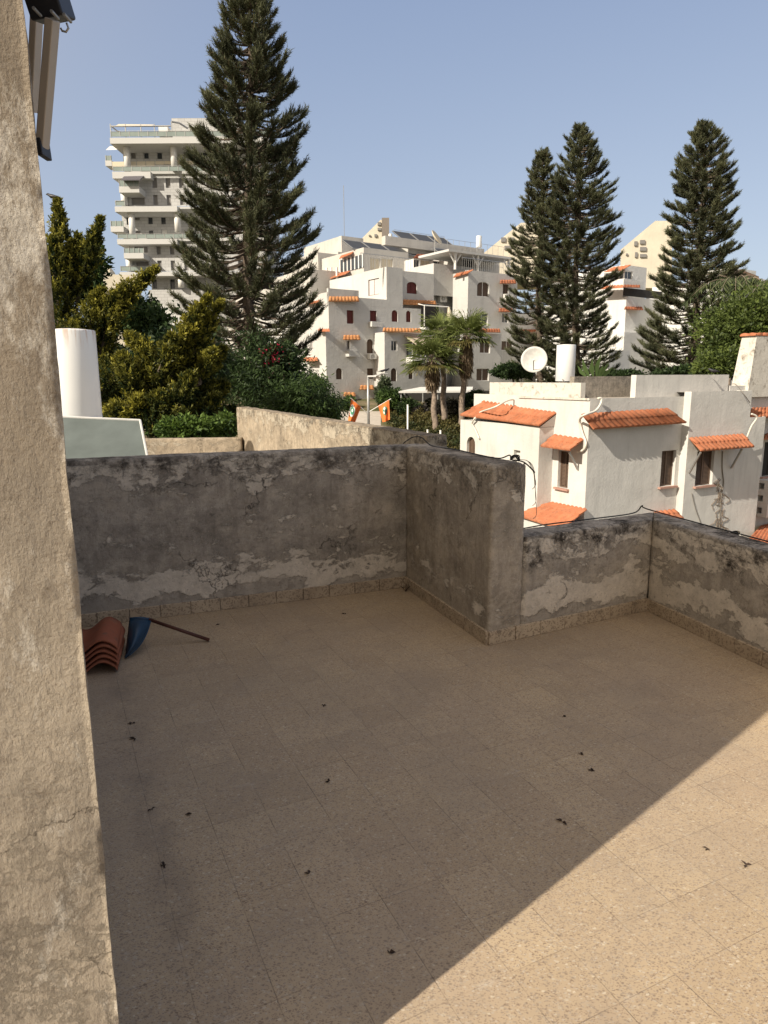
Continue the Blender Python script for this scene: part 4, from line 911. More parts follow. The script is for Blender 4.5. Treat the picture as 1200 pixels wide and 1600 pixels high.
# bay with beige awning
nP = nA
s0, z0 = sz(*z3(566, 772), KP, au); s1, _ = sz(*z3(652, 740), KP, au); zb = sz(*z3(566, 740), KP, au)[1]; zt_ = sz(*z3(566, 690), KP, au)[1]
MB().boxd(KP + au * s0, au, s1 - s0 + .6, .9, z0, zb).build('bay', MAT['white'], apt); MB().boxd(KP + au * (s0 + .05), au, s1 - s0 + .5, .86, zb + .003, zt_ + .3).build('bay_glass', MAT['glass'], apt)
mb = MB()
for k in range(6): mb.boxd(KP + au * (s0 + k * (s1 - s0 + .52) / 5) + nP * .862, au, .07, .035, zb, zt_ + .3)
mb.build('bay_frame', MAT['white'], apt)
zt2 = sz(*z3(560, 630), KP, au)[1]; MAT['awn'] = plain('beige_awning_cloth', (.52, .44, .35), .85)
A0, A1 = KP + au * (s0 - .2), KP + au * (s1 + 1.0); mb = MB(); F0, F1 = A0 + nP * 1.9, A1 + nP * 1.9
mb.add([(*A0, zt2), (*A1, zt2), (*F1, zt_ + .1), (*F0, zt_ + .1), (*F1, zt_ - .25), (*F0, zt_ - .25), (*A0, zt2 - .05), (*A1, zt2 - .05)], [(0, 3, 2, 1), (3, 5, 4, 2)]); 
mb.tube([(*F0, zt_ + .1), (*A0, zt2)], .05, 4); o = mb.build('awning', MAT['awn'], apt); s_ = o.modifiers.new('s', 'SOLIDIFY'); s_.thickness = .03
# carport canopy at the foot
cp0 = P2(at(*z3(530, 912), 54)); cpt = thing('carport', (*cp0, -.5), 'flat white carport canopy at the foot of the apartment house behind the palms', 'carport')
zc = at(*z3(530, 912), 54).z; q0, q1, q2, q3 = at(*z3(528, 912), 54), at(*z3(900, 918), 54.5), at(*z3(905, 890), 58.5), at(*z3(640, 888), 58.5)
slab4(*[Vector((q.x, q.y, zc + dz)) for q, dz in ((q0, 0), (q1, 0), (q2, .25), (q3, .25))], .14, Vector((0, 0, 1))).build('roof', MAT['white'], cpt)
for q in (q0, q1, q2, q3, (q0 + q1) / 2):
    MB().tube([(q.x + .2, q.y + .2, ground_z(q.x, q.y) - .1), (q.x + .2, q.y + .2, zc - .05)], .06, 6).build('post', MAT['grey_metal'], cpt)
MB().boxd(P2(at(*z3(560, 930), 59.6)), V2(88), 17, .2, -.6, zc - .1).build('back_wall', MAT['dark'], cpt)  # dark backdrop, its colour stands in for the shaded space under the canopy
# ------------------------------------------------------------------ roof-top storeys
def upper(name, label, cat='roof storey'): return thing(name, (*KA, 5), label, cat)
q_ = MB(); mats = MAT['apt_far']
KQ1 = meet(KA + aw * 6.5, au, *z3(352, 260)); zQ = zat(*z3(352, 183), KQ1); blk(q_, apt, KQ1, z3(578, 240), 8, zQ, z0=zA - 1, fo=[W_(384, 238, 436, 300, False, MAT['beige'], MAT['white']), W_(440, 240, 500, 300, False, MAT['beige'], MAT['white'])])
KQ0 = meet(KA + aw * 9.5, au, *z3(285, 300)); blk(q_, apt, KQ0, z3(345, 300), 7, zat(*z3(285, 275), KQ0), z0=zA - 1)
KQ2 = meet(KA + aw * 8.5, au, *z3(580, 220)); zQ2 = zat(*z3(580, 160), KQ2); blk(q_, apt, KQ2, z3(762, 220), 9, zQ2, z0=zA - 1)
q_.boxd(KQ2 - au * 3.4, au, 13.4, .6, zQ2 - .6, zQ2 + .25)
q_.build('roof_storey_wall', MAT['apt_far'], apt)
# glazed room and tile roof left of the penthouse
Kg = meet(KA + aw * 6.0, -aw, *z3(345, 260)); 
gA = meet(KQ1 - nA * 0, aw, *z3(232, 260)); 
b_ = blk(MB(), apt, KQ1 + nA * .003, z3(356, 240), 5, zQ, z0=zA)
MB().boxd(gA - au * 0, -aw, (gA - KQ1).length, .06, zat(*z3(345, 285), KQ1), zat(*z3(345, 218), KQ1)).build('glazing', MAT['glass'], apt)
mb = MB()
for k in range(7): mb.boxd(gA - aw * (k * (gA - KQ1).length / 6.3), -aw, .16, .09, zat(*z3(345, 285), KQ1), zat(*z3(345, 215), KQ1))
mb.build('glazing_frame', MAT['white'], apt)
strip_px(apt, gA, -aw, z3(238, 226), z3(300, 206), z3(290, 216), z3(228, 242), .5, MAT['terra'], pitch=.4, sub=4, amp=.06)
strip_px(apt, KQ0, -aw, z3(215, 312), z3(290, 300), z3(262, 318), z3(152, 352), 1.6, MAT['terra'], pitch=.4, sub=4, amp=.06)
mb = MB()
for x in (165, 188, 216): p = hit(*z3(x, 385), KQ0, -aw, 1.3); MB().tube([(p.x, p.y, p.z), (p.x, p.y, p.z + 1.9)], .12, 6).build('porch_column', MAT['white'], apt)
# glazed red-roofed room
KS = meet(KA + aw * 5.0, au, *z3(604, 260)); zS = zat(*z3(640, 240), KS)
q_ = MB(); blk(q_, apt, KS, z3(770, 260), 4, zS, z0=zA - .5, fo=[W_(606, 244, 634, 290, False, MAT['glass'], MAT['white']), W_(640, 248, 690, 276, False, MAT['beige'], MAT['white']), W_(704, 252, 756, 280, False, MAT['glass'], MAT['white'])]); q_.build('glazed_room', MAT['white_far'], apt)
strip_px(apt, KS, au, z3(622, 218), z3(690, 222), z3(700, 242), z3(600, 238), .7, MAT['terra_dark'], pitch=.4, sub=4, amp=.05); strip_px(apt, KS, au, z3(704, 224), z3(770, 226), z3(798, 246), z3(696, 244), .7, MAT['terra_dark'], pitch=.4, sub=4, amp=.05)
# roof terrace with pergola on the right block
KT = meet(KR + aw * 3.0, au, *z3(835, 240)); q_ = MB(); zT = zat(*z3(900, 212), KT); blk(q_, apt, KT, z3(1040, 240), 4, zT, z0=zR - .3, fo=[W_(846, 248, 905, 285, False, MAT['dark'], None)]); q_.build('roof_storey_wall', MAT['apt_far'], apt)
pg = MB(); a = hit(*z3(782, 208), KR, au, -.2); b = hit(*z3(1120, 208), KR, au, -.2); P_a, P_b = P2(a), P2(b); zz = zat(*z3(930, 212), KR)
pg.boxd(P_a, au, (P_b - P_a).length, -4.5, zz, zz + .20); pg.build('pergola_roof', MAT['slab'], apt)
mb = MB()
for x in (815, 930, 1086):
    mb = MB(); p = P2(hit(*z3(x, 250), KR, au, -.5)); mb.tube([(*p, zR), (*p, zz)], .13, 6)
    for e in (-1, 1): mb.tube([(*p, zz - 1.0), (*(p + au * .7 * e), zz - .05)], .07, 5)
    mb.build('pergola_post', MAT['white'], apt)
mb = MB(); p0 = P2(hit(*z3(850, 270), KR, au, -.15)); p1 = P2(hit(*z3(1100, 270), KR, au, -.15)); L = (p1 - p0).length
for k in range(26): p = p0.lerp(p1, k / 25); mb.tube([(*p, zR), (*p, zR + 1.05)], .02, 4)
mb.tube([(*p0, zR + 1.07), (*p1, zR + 1.07)], .035, 4); mb.build('terrace_railing', MAT['grey_metal'], apt)
mb = MB(); p0 = P2(hit(*z3(335, 300), KB, au, -.3)); p1 = P2(hit(*z3(590, 290), KB, au, -.3))
for P, Q, zb_ in ((p0, p1, zB),):
    for k in range(18): p = P.lerp(Q, k / 17); mb.tube([(*p, zb_ - .1), (*p, zb_ + .95)], .02, 4)
    mb.tube([(*P, zb_ + .95), (*Q, zb_ + .95)], .03, 4)
mb.build('terrace_railing', MAT['grey_metal'], apt)
# solar panels, tanks, fences, antenna on the apartment roofs
def panels(P, zb_, n, w_, h_, label, run=2.0, gap=.12, d=au):
    nrm_ = Vector((d.y, -d.x))
    for k in range(n):
        p = P + d * (k * (w_ + gap)); a = Vector((*p, zb_ + .2)); b = Vector((*(p + d * w_), zb_ + .2)); bk = -nrm_ * run
        c = b + Vector((bk.x, bk.y, h_)); e = a + Vector((bk.x, bk.y, h_)); nn = (b - a).cross(e - a).normalized()
        t = thing('solar_heater', (*p, zb_), label + (', first from the left', ', second from the left', ', third from the left', ', fourth from the left', ', fifth from the left', ', sixth from the left')[k], 'solar panel', 'solar panels on the apartment roof')
        slab4(a, b, c, e, .07, nn).build('glass', MAT['solar'], t); f = MB()
        for u, v in ((a, b), (b, c), (c, e), (e, a)): f.tube([u + nn * .01, v + nn * .01], .04, 4)
        f.build('frame', MAT['grey_metal'], t)
pA = meet(KQ2 + aw * 1.0, au, *z3(552, 150)); panels(pA, zQ2 + .2, 3, 2.3, 1.25, 'dark solar panel on the highest middle roof of the apartment house')
pA = meet(KQ1 + aw * 1.5, au, *z3(296, 190)); panels(pA, zQ - .1, 5, 2.3, 1.1, 'dark solar panel on the left roof behind the penthouse')
pA = meet(KT + aw * 3.0, au, *z3(765, 200)); panels(pA, zT - .1, 4, 1.7, 1.2, 'dark solar panel on the right roof behind the pergola')
def fence_grid(name, P, Q, z0, z1, label, n=8):
    t = thing(name, (*P, z0), label, 'fence'); mb = MB()
    for k in range(n + 1): p = P.lerp(Q, k / n); mb.tube([(*p, z0), (*p, z1)], .025, 4)
    mb.build('post', MAT['grey_metal'], t); mb = MB()
    for z in (z0 + .2, (z0 + z1) / 2, z1): mb.tube([(*P, z), (*Q, z)], .018, 4)
    mb.build('rail', MAT['grey_metal'], t)
fence_grid('roof_fence', meet(KQ2 + aw * 3.5, au, *z3(505, 140)), meet(KQ2 + aw * 3.5, au, *z3(760, 140)), zQ2, zat(*z3(600, 106), KQ2 + aw * 3.5 + au * 3), 'thin wire fence behind the solar panels on the highest middle roof')
fence_grid('roof_fence', meet(KT + aw * 5, au, *z3(775, 170)), meet(KT + aw * 5, au, *z3(1060, 170)), zT, zat(*z3(900, 140), KT + aw * 5 + au * 3), 'thin wire fence on the right roof around the white tank', 10)
c = P2(at(*z3(934, 180), 70)); tank('water_tank', 70, z3(921, 0)[0], z3(948, 0)[0], z3(0, 126)[1], z3(0, 184)[1], MAT['tank_right'], 'small white water tank on the right roof of the apartment house', zfoot=zT)
tank('water_tank', 78, z3(477, 0)[0], z3(496, 0)[0], z3(0, 116)[1], z3(0, 162)[1], MAT['tank_right'], 'small white water tank beside the stone pyramid block', zfoot=7)
an = thing('antenna', at(*z3(253, 122), 88), 'thin tall antenna mast on the pale roofs left of the stone pyramid block', 'antenna'); p = WL[an]; MB().tube([p - Vector((0, 0, 1)), p + Vector((0, 0, 5.6))], .035, 5).build('mast', MAT['grey_metal'], an)
dsh = thing('satellite_dish', at(*z3(712, 140), 71), 'cream satellite dish seen edge-on beside the middle solar panels', 'satellite dish'); c = WL[dsh]; mb = MB(); dn = Vector((.75, -.35, .55)).normalized(); ax = dn.orthogonal().normalized(); ay = dn.cross(ax); vs = [c + (ax * math.cos(k * PI / 10) + ay * math.sin(k * PI / 10)) * .8 * j / 4 + dn * (.25 * (j / 4) ** 2) for j in range(5) for k in range(20)]
mb.add(vs, [(j * 20 + k, j * 20 + (k + 1) % 20, (j + 1) * 20 + (k + 1) % 20, (j + 1) * 20 + k) for j in range(4) for k in range(20)]); o = mb.build('reflector', MAT['beige'], dsh, True); s_ = o.modifiers.new('s', 'SOLIDIFY'); s_.thickness = .04; MB().tube([c, c - Vector((0, 0, 1.6))], .05, 5).build('mast', MAT['grey_metal'], dsh)
# ================================================================== houses behind
def simple_house(name, loc_px, Y, label, blocks, ub=AU, mat=MAT['white_far'], z0=-1, wins=True, cat='house'):
    p = P2(at(*loc_px, Y)); t = thing(name, (*p, 0), label, cat); mb = MB()
    for (kx, ky, rx, topy, off, D, fo, lo) in blocks:
        n_ = Vector((V2(ub).y, -V2(ub).x)); K = meet(p + n_ * off, V2(ub), kx, ky); zt = zat(kx, topy, K); blk(mb, t, K, (rx, ky), D, zt, fo, lo, z0, ub)
    mb.build('wall', mat, t); return t, p
def w(x0, y0, x1, y1, arch=False, mat=None, fr=None): return (x0, y0, x1, y1, arch, mat or MAT['glass'], fr or MAT['white'], 'leaves')
simple_house('apartment_house', z3(240, 250), 84, 'pale cream stepped house behind the penthouse left of the stone pyramid block', [
    (*z3(240, 200), z3(350, 0)[0], z3(0, 124)[1], 0, 9, [], []), (*z3(222, 240), z3(345, 0)[0], z3(0, 205)[1], 3, 5, [], []),
    (*z3(120, 250), z3(232, 0)[0], z3(0, 208)[1], 5, 8, [w(*b3(168, 260, 205, 282), mat=MAT['dark'])], []), (*z3(78, 300), z3(240, 0)[0], z3(0, 292)[1], 9, 8, [], [])], mat=MAT['apt_far'])
simple_house('apartment_house', z3(10, 400), 76, 'white house half hidden behind the right branches of the tall conifer', [(*z3(26, 400), z3(190, 0)[0], z3(0, 352)[1], 0, 20, [], [w(*b3(-90, 470, -70, 510), mat=MAT['sh_grey']), w(*b3(-40, 470, -20, 510), mat=MAT['sh_grey'])])], mat=MAT['apt_far'])
# stone pyramids
def pyramid(Y, pts, D, label, winpx=(), slab=None):
    V_ = [at(x, y, Y) for x, y in pts]; c = P2(V_[0]); t = thing('stone_pyramid_block', (c.x, c.y, V_[0].z), label, 'building')
    dd = c.normalized() * D; back = [v + Vector((dd.x, dd.y, 0)) for v in V_]; n = len(V_)
    MB().add(V_ + back, [tuple(range(n)), tuple(range(2 * n - 1, n - 1, -1))] + [(i, i + n, (i + 1) % n + n, (i + 1) % n) for i in range(n)]).build('wall', MAT['cream'], t)
    for (x0, y0, x1, y1) in winpx:
        a, b = at(x0, y1, Y - .15), at(x1, y0, Y - .15); MB().box((a + b) / 2, (b.x - a.x, .3, b.z - a.z)).build('window', MAT['sh_grey'], t)
    if slab:
        a, b = at(slab[0], slab[3], Y - .2), at(slab[2], slab[1], Y - .2); MB().box(((a + b) / 2) + Vector((0, 1.5, 0)), (b.x - a.x, 4, b.z - a.z)).build('stair_shaft', plain('brown_grey_cladding', (.22, .19, .165), .85), t)
pyramid(150, [(560, 430), (560, 378), (595, 343), (598, 345), (598, 430)], 14, 'cream stone pyramid block with a dark slab tower above the left roofs', [(585, 366, 589, 370), (576, 367, 579, 369), (590, 347, 595, 352), (590, 356, 596, 360)], (597, 341, 608, 430))
pyramid(150, [(755, 440), (755, 396), (814, 348), (850, 348), (850, 440)], 14, 'cream stone pyramid block behind the pair of conifers', [(783, 371, 790, 378), (796, 371, 803, 378), (788, 384, 798, 390)])
pyramid(150, [(970, 450), (970, 390), (1024, 345), (1050, 345), (1050, 450)], 14, 'cream stone pyramid block left of the right-hand conifer', [(991, 377, 996, 384), (992, 394, 996, 402), (1000, 375, 1008, 381), (1000, 386, 1010, 392), (1000, 397, 1010, 402), (978, 396, 981, 399)])
# ------------------------------------------------------------------ white house between the conifers
def zc8(x, y): return (900 + x * .25, 330 + y * .25)
def b8(*a): return (*zc8(a[0], a[1]), *zc8(a[2], a[3]))
wh, pw_ = simple_house('apartment_house', zc8(300, 700), 66, 'bright white apartment house between the conifers with stacked tiled awnings', [
    (*zc8(306, 700), zc8(520, 0)[0], zc8(0, 535)[1], 0, 12, [w(*b8(372, 806, 396, 850), mat=BR_)], [w(*b8(222, 808, 246, 850), mat=MAT['sh_grey']), w(*b8(150, 700, 165, 745), mat=BR_)]),
    (*zc8(430, 700), zc8(960, 0)[0], zc8(0, 600)[1], -3, 12, [w(*b8(440, 650, 470, 700)), w(*b8(850, 640, 900, 690)), w(*b8(700, 640, 740, 690))], []),
    (*zc8(294, 900), zc8(420, 0)[0], zc8(0, 756)[1], .9, 11, [], [w(*b8(222, 810, 247, 852), mat=MAT['sh_grey'])]),
    (*zc8(296, 470), zc8(420, 0)[0], zc8(0, 425)[1], -.5, 9, [], []),
    (*zc8(304, 400), zc8(440, 0)[0], zc8(0, 335)[1], -1.5, 9, [w(*b8(302, 374, 354, 424), mat=MAT['glass'])], [w(*b8(175, 385, 228, 432)), w(*b8(236, 378, 294, 426))]),
    (*zc8(200, 1000), zc8(330, 0)[0], zc8(0, 868)[1], 4, 4, [], [])])
nw = Vector((au.y, -au.x)); KW = meet(pw_, au, *zc8(300, 520))
strip_px(wh, meet(pw_ - nw * 1.5, au, *zc8(304, 400)), -aw, zc8(230, 352), zc8(345, 336), zc8(290, 368), zc8(178, 382), .9, MAT['terra'], pitch=.4, sub=4, amp=.06)
strip_px(wh, meet(pw_, au, *zc8(300, 520)), -aw, zc8(170, 470), zc8(296, 462), zc8(292, 478), zc8(150, 488), .9, MAT['terra'], pitch=.4, sub=4, amp=.06)
strip_px(wh, pw_, au, zc8(300, 462), zc8(400, 464), zc8(400, 478), zc8(292, 476), .9, MAT['terra'], pitch=.4, sub=4, amp=.06)
strip_px(wh, pw_, au, zc8(306, 598), zc8(412, 600), zc8(420, 618), zc8(300, 614), .8, MAT['terra'], pitch=.4, sub=4, amp=.06)
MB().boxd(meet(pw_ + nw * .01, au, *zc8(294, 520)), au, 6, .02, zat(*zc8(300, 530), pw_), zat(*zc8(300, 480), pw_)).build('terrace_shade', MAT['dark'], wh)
simple_house('house', (1160, 460), 72, 'white house with a brown sloping terrace roof behind the far right treetops', [(1158, 440, 1194, 432, 0, 10, [], []), (1144, 440, 1180, 418, -2, 5, [], []), (1130, 470, 1290, 447, 3, 8, [], [])])
a = at(1158, 421, 71); b = at(1186, 432, 71); MB().add([a, b, b + Vector((0, 6, .4)), a + Vector((0, 6, .4)), a - Vector((0, 0, .2)), b - Vector((0, 0, .2))], [(0, 1, 2, 3), (0, 4, 5, 1)]).build('terrace_roof', MAT['brown_wood'], [o for o in bpy.data.objects if o.name.startswith('house') and o.type == 'EMPTY'][-1])
# ------------------------------------------------------------------ small cream houses left
simple_house('house', (150, 430), 95, 'small cream flat-roofed house behind the golden cypress', [(147, 430, 172, 414, 0, 7, [], []), (150, 450, 215, 428, 2, 7, [], [])], ub=75, mat=MAT['cream'])
simple_house('house', (240, 520), 60, 'pale house wall glimpsed through the shrubs under the tower', [(236, 520, 330, 478, 0, 8, [w(240, 508, 250, 530), w(262, 508, 274, 528)], [])], ub=80, mat=MAT['white_far'], z0=-2)
# ================================================================== the tower
TY = 125.0
def z6(x, y): return (150 + x * .18129, 170 + y * .18129)
def tp6(x, y, Y=TY): return at(*z6(x, y), Y)
tb = P2(tp6(230, 1500)); tw_ = thing('apartment_tower', (*tb, 0), 'tall pale stone apartment tower with glass balconies and round columns behind the conifer', 'apartment tower')
mb = MB()
def tbox(m_, x0, y0, x1, y1, Yf, Yb):
    """box whose front face fills the pixel rectangle at depth Yf"""
    a, b = tp6(x0, y1, Yf), tp6(x1, y0, Yf); xm = (tp6((x0 + x1) / 2, (y0 + y1) / 2, Yf)).x
    hw_ = (tp6(x1, (y0 + y1) / 2, Yf).x - tp6(x0, (y0 + y1) / 2, Yf).x) / 2
    m_.prism([(xm - hw_, Yf), (xm + hw_, Yf), (xm + hw_, Yb), (xm - hw_, Yb)], a.z, b.z)
XR = 1480
def tface(m_, x0, y0, x1, y1, Yf, wins, mat=GR_, fr=None, depth=.35, Yb=None):
    ym = (y0 + y1) / 2; a, b = tp6(x0, ym, Yf), tp6(x1, ym, Yf); P = Vector((a.x, Yf)); Q = Vector((b.x, Yf)); z0_, z1_ = tp6(x0, y1, Yf).z, tp6(x0, y0, Yf).z
    ops = []
    for o in wins:
        wa, wb = tp6(o[0], (o[1] + o[3]) / 2, Yf), tp6(o[2], (o[1] + o[3]) / 2, Yf); ops.append((wa.x - P.x, wb.x - P.x, tp6(o[0], o[3], Yf).z, tp6(o[0], o[1], Yf).z, False))
    wall_face(m_, P, Q, z0_, z1_, ops, depth)
    Yb = Yb or Yf + 14; wall_face(m_, Q, Vector((Q.x, Yb)), z0_, z1_); wall_face(m_, Vector((P.x, Yb)), P, z0_, z1_)
    m_.quad((P.x, Yf, z1_), (Q.x, Yf, z1_), (Q.x, Yb, z1_), (P.x, Yb, z1_))
    for o, op in zip(wins, ops): fill_window(tw_, P, Q, op, depth, (o[4] if len(o) > 4 else mat), fr, 'single')
G_ = MAT['glass']
RX = (485, 600, 715, 835, 950, 1065, 1180, 1300)
tface(mb, 262, 545, XR, 840, TY, [(x, 596, x + 40, 682) for x in RX] + [(x + 8, 742, x + 46, 828) for x in RX] + [(305, 738, 418, 828, GR_)])
tface(mb, 235, 300, XR, 545, TY + 2.2, [(228 + 10, 340, 262, 432, G_), (300, 345, 340, 430, GR_), (412, 340, 452, 430, G_), (526, 345, 568, 432, G_), (640, 350, 660, 430, G_), (755, 310, 795, 415, GR_), (900, 340, 960, 430, G_), (250, 450, 268, 505, MAT['dark'])])
tface(mb, 228, 880, XR, 1125, TY + 2.2, [(262, 905, 300, 1000, G_), (330, 905, 375, 960, GR_), (448, 903, 487, 995, G_), (560, 900, 600, 995, G_), (680, 905, 712, 990, G_), (790, 930, 830, 990, GR_), (852, 1012, 900, 1056, MAT['dark']), (275, 1050, 385, 1110, GR_), (457, 1048, 495, 1110, G_), (562, 1040, 612, 1108, MAT['white']), (900, 930, 960, 1000, G_)])
tface(mb, 290, 1150, XR, 1405, TY, [(x + 36 if x < 700 else x + 36, 1168, x + 72, 1256) for x in RX] + [(x + 45, 1308, x + 82, 1394) for x in RX] + [(330, 1172, 445, 1240, GR_), (345, 1310, 455, 1395, GR_)])
tface(mb, 480, 1440, XR, 1640, TY + 2.2, [(490, 1470, 525, 1550, G_), (640, 1470, 680, 1550, G_)]); tface(mb, 480, 1560, XR, 2400, TY, [(560, 1700, 600, 1780), (700, 1700, 740, 1780), (570, 1850, 610, 1930), (700, 1850, 740, 1930)])
tbox(mb, 655, 78, 1250, 262, TY + 3, TY + 15)
mb.build('wall', MAT['tower'], tw_)
mb = MB()
for (x0, y0, x1, y1, f) in ((120, 242, XR + 10, 300, -2.5), (140, 540, 470, 600, -1.5), (470, 532, XR, 560, -.3), (162, 838, 700, 888, -1.8), (700, 838, XR, 862, -.6), (182, 1120, 700, 1168, -1.8), (700, 1116, XR, 1140, -.4), (205, 1400, XR, 1442, -1.4)):
    tbox(mb, x0, y0, x1, y1, TY + f, TY + 9)
mb.build('floor_slab', MAT['slab'], tw_)
def balcony(x0, x1, yt, yb, f, rail=40, Yb=TY + 3):
    m1 = MB(); tbox(m1, x0, yt, x1, yb, TY + f, Yb); b_ = m1.build('balcony', MAT['slab'], tw_)
    m2 = MB(); tbox(m2, x0 + 2, yt - rail, x1 - 2, yt - 1, TY + f + .05, TY + f + .12); m2.build('railing', MAT['rail_glass'], b_)
    m3 = MB(); k = x0
    while k < x1: tbox(m3, k, yt - rail - 4, k + 4, yt, TY + f - .02, TY + f + .04); k += 42
    m3.build('rail_post', MAT['grey_metal'], b_)
balcony(198, 372, 668, 722, -3.2, 52); balcony(80, 136, 445, 492, .5, 42); balcony(126, 238, 1012, 1060, .5, 45); balcony(240, 410, 1242, 1290, -3.2, 40)
def rail(x0, x1, yt, h_, f):
    m2 = MB(); tbox(m2, x0, yt - h_, x1, yt - 1, TY + f, TY + f + .08); r_ = m2.build('railing', MAT['rail_glass'], tw_); m3 = MB(); k = x0
    while k < x1: tbox(m3, k, yt - h_ - 3, k + 4, yt, TY + f - .05, TY + f - .01); k += 80
    tbox(m3, x0, yt - h_ - 4, x1, yt - h_, TY + f - .09, TY + f - .055)
    m3.build('rail_post', MAT['grey_metal'], r_)
rail(124, 1480, 240, 50, -2.4); rail(145, 1400, 538, 45, -1.4); rail(165, 250, 836, 42, -1.7); rail(186, 1200, 1118, 42, -1.7); rail(210, 470, 1398, 40, -1.3)
m2 = MB()
for k in range(7): tbox(m2, (140, 282, 352, 432, 512, 590, 690)[k], 455 - k * 1, (250, 345, 426, 505, 585, 650, 860)[k], (508, 500, 497, 494, 480, 478, 480)[k], TY + .2, TY + .3)
m2.build('blind', MAT['beige'], tw_)
for x, y0, y1 in ((268, 296, 545), (670, 278, 530), (310, 885, 1118), (702, 880, 1065), (245, 722, 838), (288, 1292, 1400), (735, 1440, 1540)):
    a, b = tp6(x - 6, y0, TY - .6), tp6(x + 6 if y1 - y0 > 150 else x + 3, y1, TY - .6); xm = (a.x + b.x) / 2; MB().tube([(xm, TY - .6, b.z), (xm, TY - .6, a.z)], .52, 14).build('column', MAT['white'], tw_, True)
# awning on the box balcony, roof pergola, roof awnings
m2 = MB(); a, b = tp6(215, 610, TY - 4.2), tp6(380, 608, TY - 4.2); c, d_ = tp6(430, 562, TY), tp6(255, 566, TY); m2.add([a, b, c, d_] + [p - Vector((0, 0, .15)) for p in (a, b, c, d_)], [(0, 1, 2, 3), (7, 6, 5, 4), (0, 4, 5, 1), (1, 5, 6, 2)]); m2.build('awning', plain('dark_grey_awning', (.10, .095, .11), .8), tw_)
m2 = MB()
for x in (122, 250, 383, 500, 648): tbox(m2, x, 130 if x < 600 else 112, x + 6, 242, TY - 2.2, TY - 2.0)
tbox(m2, 122, 142, 640, 150, TY - 2.3, TY - 1.9); m2.tube([tp6(125, 146, TY - 2), tp6(180, 190, TY + 1), tp6(235, 215, TY + 3)], .12, 5); m2.tube([tp6(650, 112, TY - 2), tp6(720, 125, TY - 1), tp6(790, 170, TY)], .16, 5); m2.build('pergola_frame', MAT['grey_metal'], tw_)
a, b, c, d_ = tp6(160, 150, TY - 2), tp6(480, 146, TY - 2), tp6(500, 200, TY + 6), tp6(200, 196, TY + 6); MB().add([a, b, c + Vector((0, 0, 1.2)), d_ + Vector((0, 0, 1.2))], [(0, 1, 2, 3)]).build('shade_cloth', MAT['beige'], tw_)
m2 = MB(); tbox(m2, 540, 148, 618, 236, TY + 3, TY + 6); m2.build('roof_cabin', MAT['white'], tw_)
a, b, c, d_ = tp6(84, 355, TY), tp6(188, 352, TY), tp6(186, 322, TY + 4), tp6(120, 322, TY + 4); MB().add([a, b, c, d_], [(0, 1, 2, 3)]).build('awning', MAT['white'], tw_)
# ================================================================== vegetation
class FB:
    """collects many small leaf or needle faces as arrays"""
    def __init__(s): s.T = []; s.Q = []
    def tri(s, P, D, L, W, C):
        n = len(P); S = np.cross(D, rng.normal(size=(n, 3))); S /= np.linalg.norm(S, axis=1, keepdims=True) + 1e-9
        L = np.asarray(L).reshape(-1, 1); W = np.asarray(W).reshape(-1, 1)
        s.T.append((np.stack([P - S * W / 2, P + S * W / 2, P + D * L], 1), C))
    def dia(s, P, D, L, W, C, fold=.15, S=None):
        n = len(P)
        if S is None: S = np.cross(D, rng.normal(size=(n, 3)))
        S = S / (np.linalg.norm(S, axis=1, keepdims=True) + 1e-9); N = np.cross(D, S)
        L = np.asarray(L).reshape(-1, 1); W = np.asarray(W).reshape(-1, 1); m_ = P + D * L * .5 + N * L * fold
        s.Q.append((np.stack([P, m_ + S * W / 2, P + D * L, m_ - S * W / 2], 1), C))
    def build(s, name, mat, par):
        vs, cs, ls, lt = [], [], [], []
        o = 0
        for lst, k in ((s.T, 3), (s.Q, 4)):
            for v, c in lst:
                n = len(v); vs.append(v.reshape(-1, 3)); cs.append(np.repeat(c, k, axis=0)); ls.append(np.arange(o, o + n * k)); lt.append(np.full(n, k)); o += n * k
        v = np.concatenate(vs) - np.array(WL[par]); c = np.concatenate(cs); ls = np.concatenate(ls); lt = np.concatenate(lt)
        me = bpy.data.meshes.new(name); me.vertices.add(len(v)); me.vertices.foreach_set('co', v.astype(np.float32).ravel())
        me.loops.add(len(ls)); me.loops.foreach_set('vertex_index', ls.astype(np.int32)); me.polygons.add(len(lt))
        st_ = np.concatenate([[0], np.cumsum(lt)[:-1]]); me.polygons.foreach_set('loop_start', st_.astype(np.int32)); me.polygons.foreach_set('loop_total', lt.astype(np.int32))
        me.update(calc_edges=True); a = me.color_attributes.new('col', 'FLOAT_COLOR', 'POINT')
        cc = np.ones((len(v), 4), np.float32); cc[:, :3] = np.clip(c, 0, 1); a.data.foreach_set('color', cc.ravel()); me.materials.append(mat)
        ob = bpy.data.objects.new(name, me); COL.objects.link(ob); ob.parent = par; WL[ob] = WL[par]; return ob
def unit(a): return a / (np.linalg.norm(a, axis=-1, keepdims=True) + 1e-9)
def mixc(a, b, f): f = np.asarray(f).reshape(-1, 1); return np.array(a) * (1 - f) + np.array(b) * f
def tree_thing(name, base, label, cat='tree', group=None): return thing(name, base, label, cat, group)
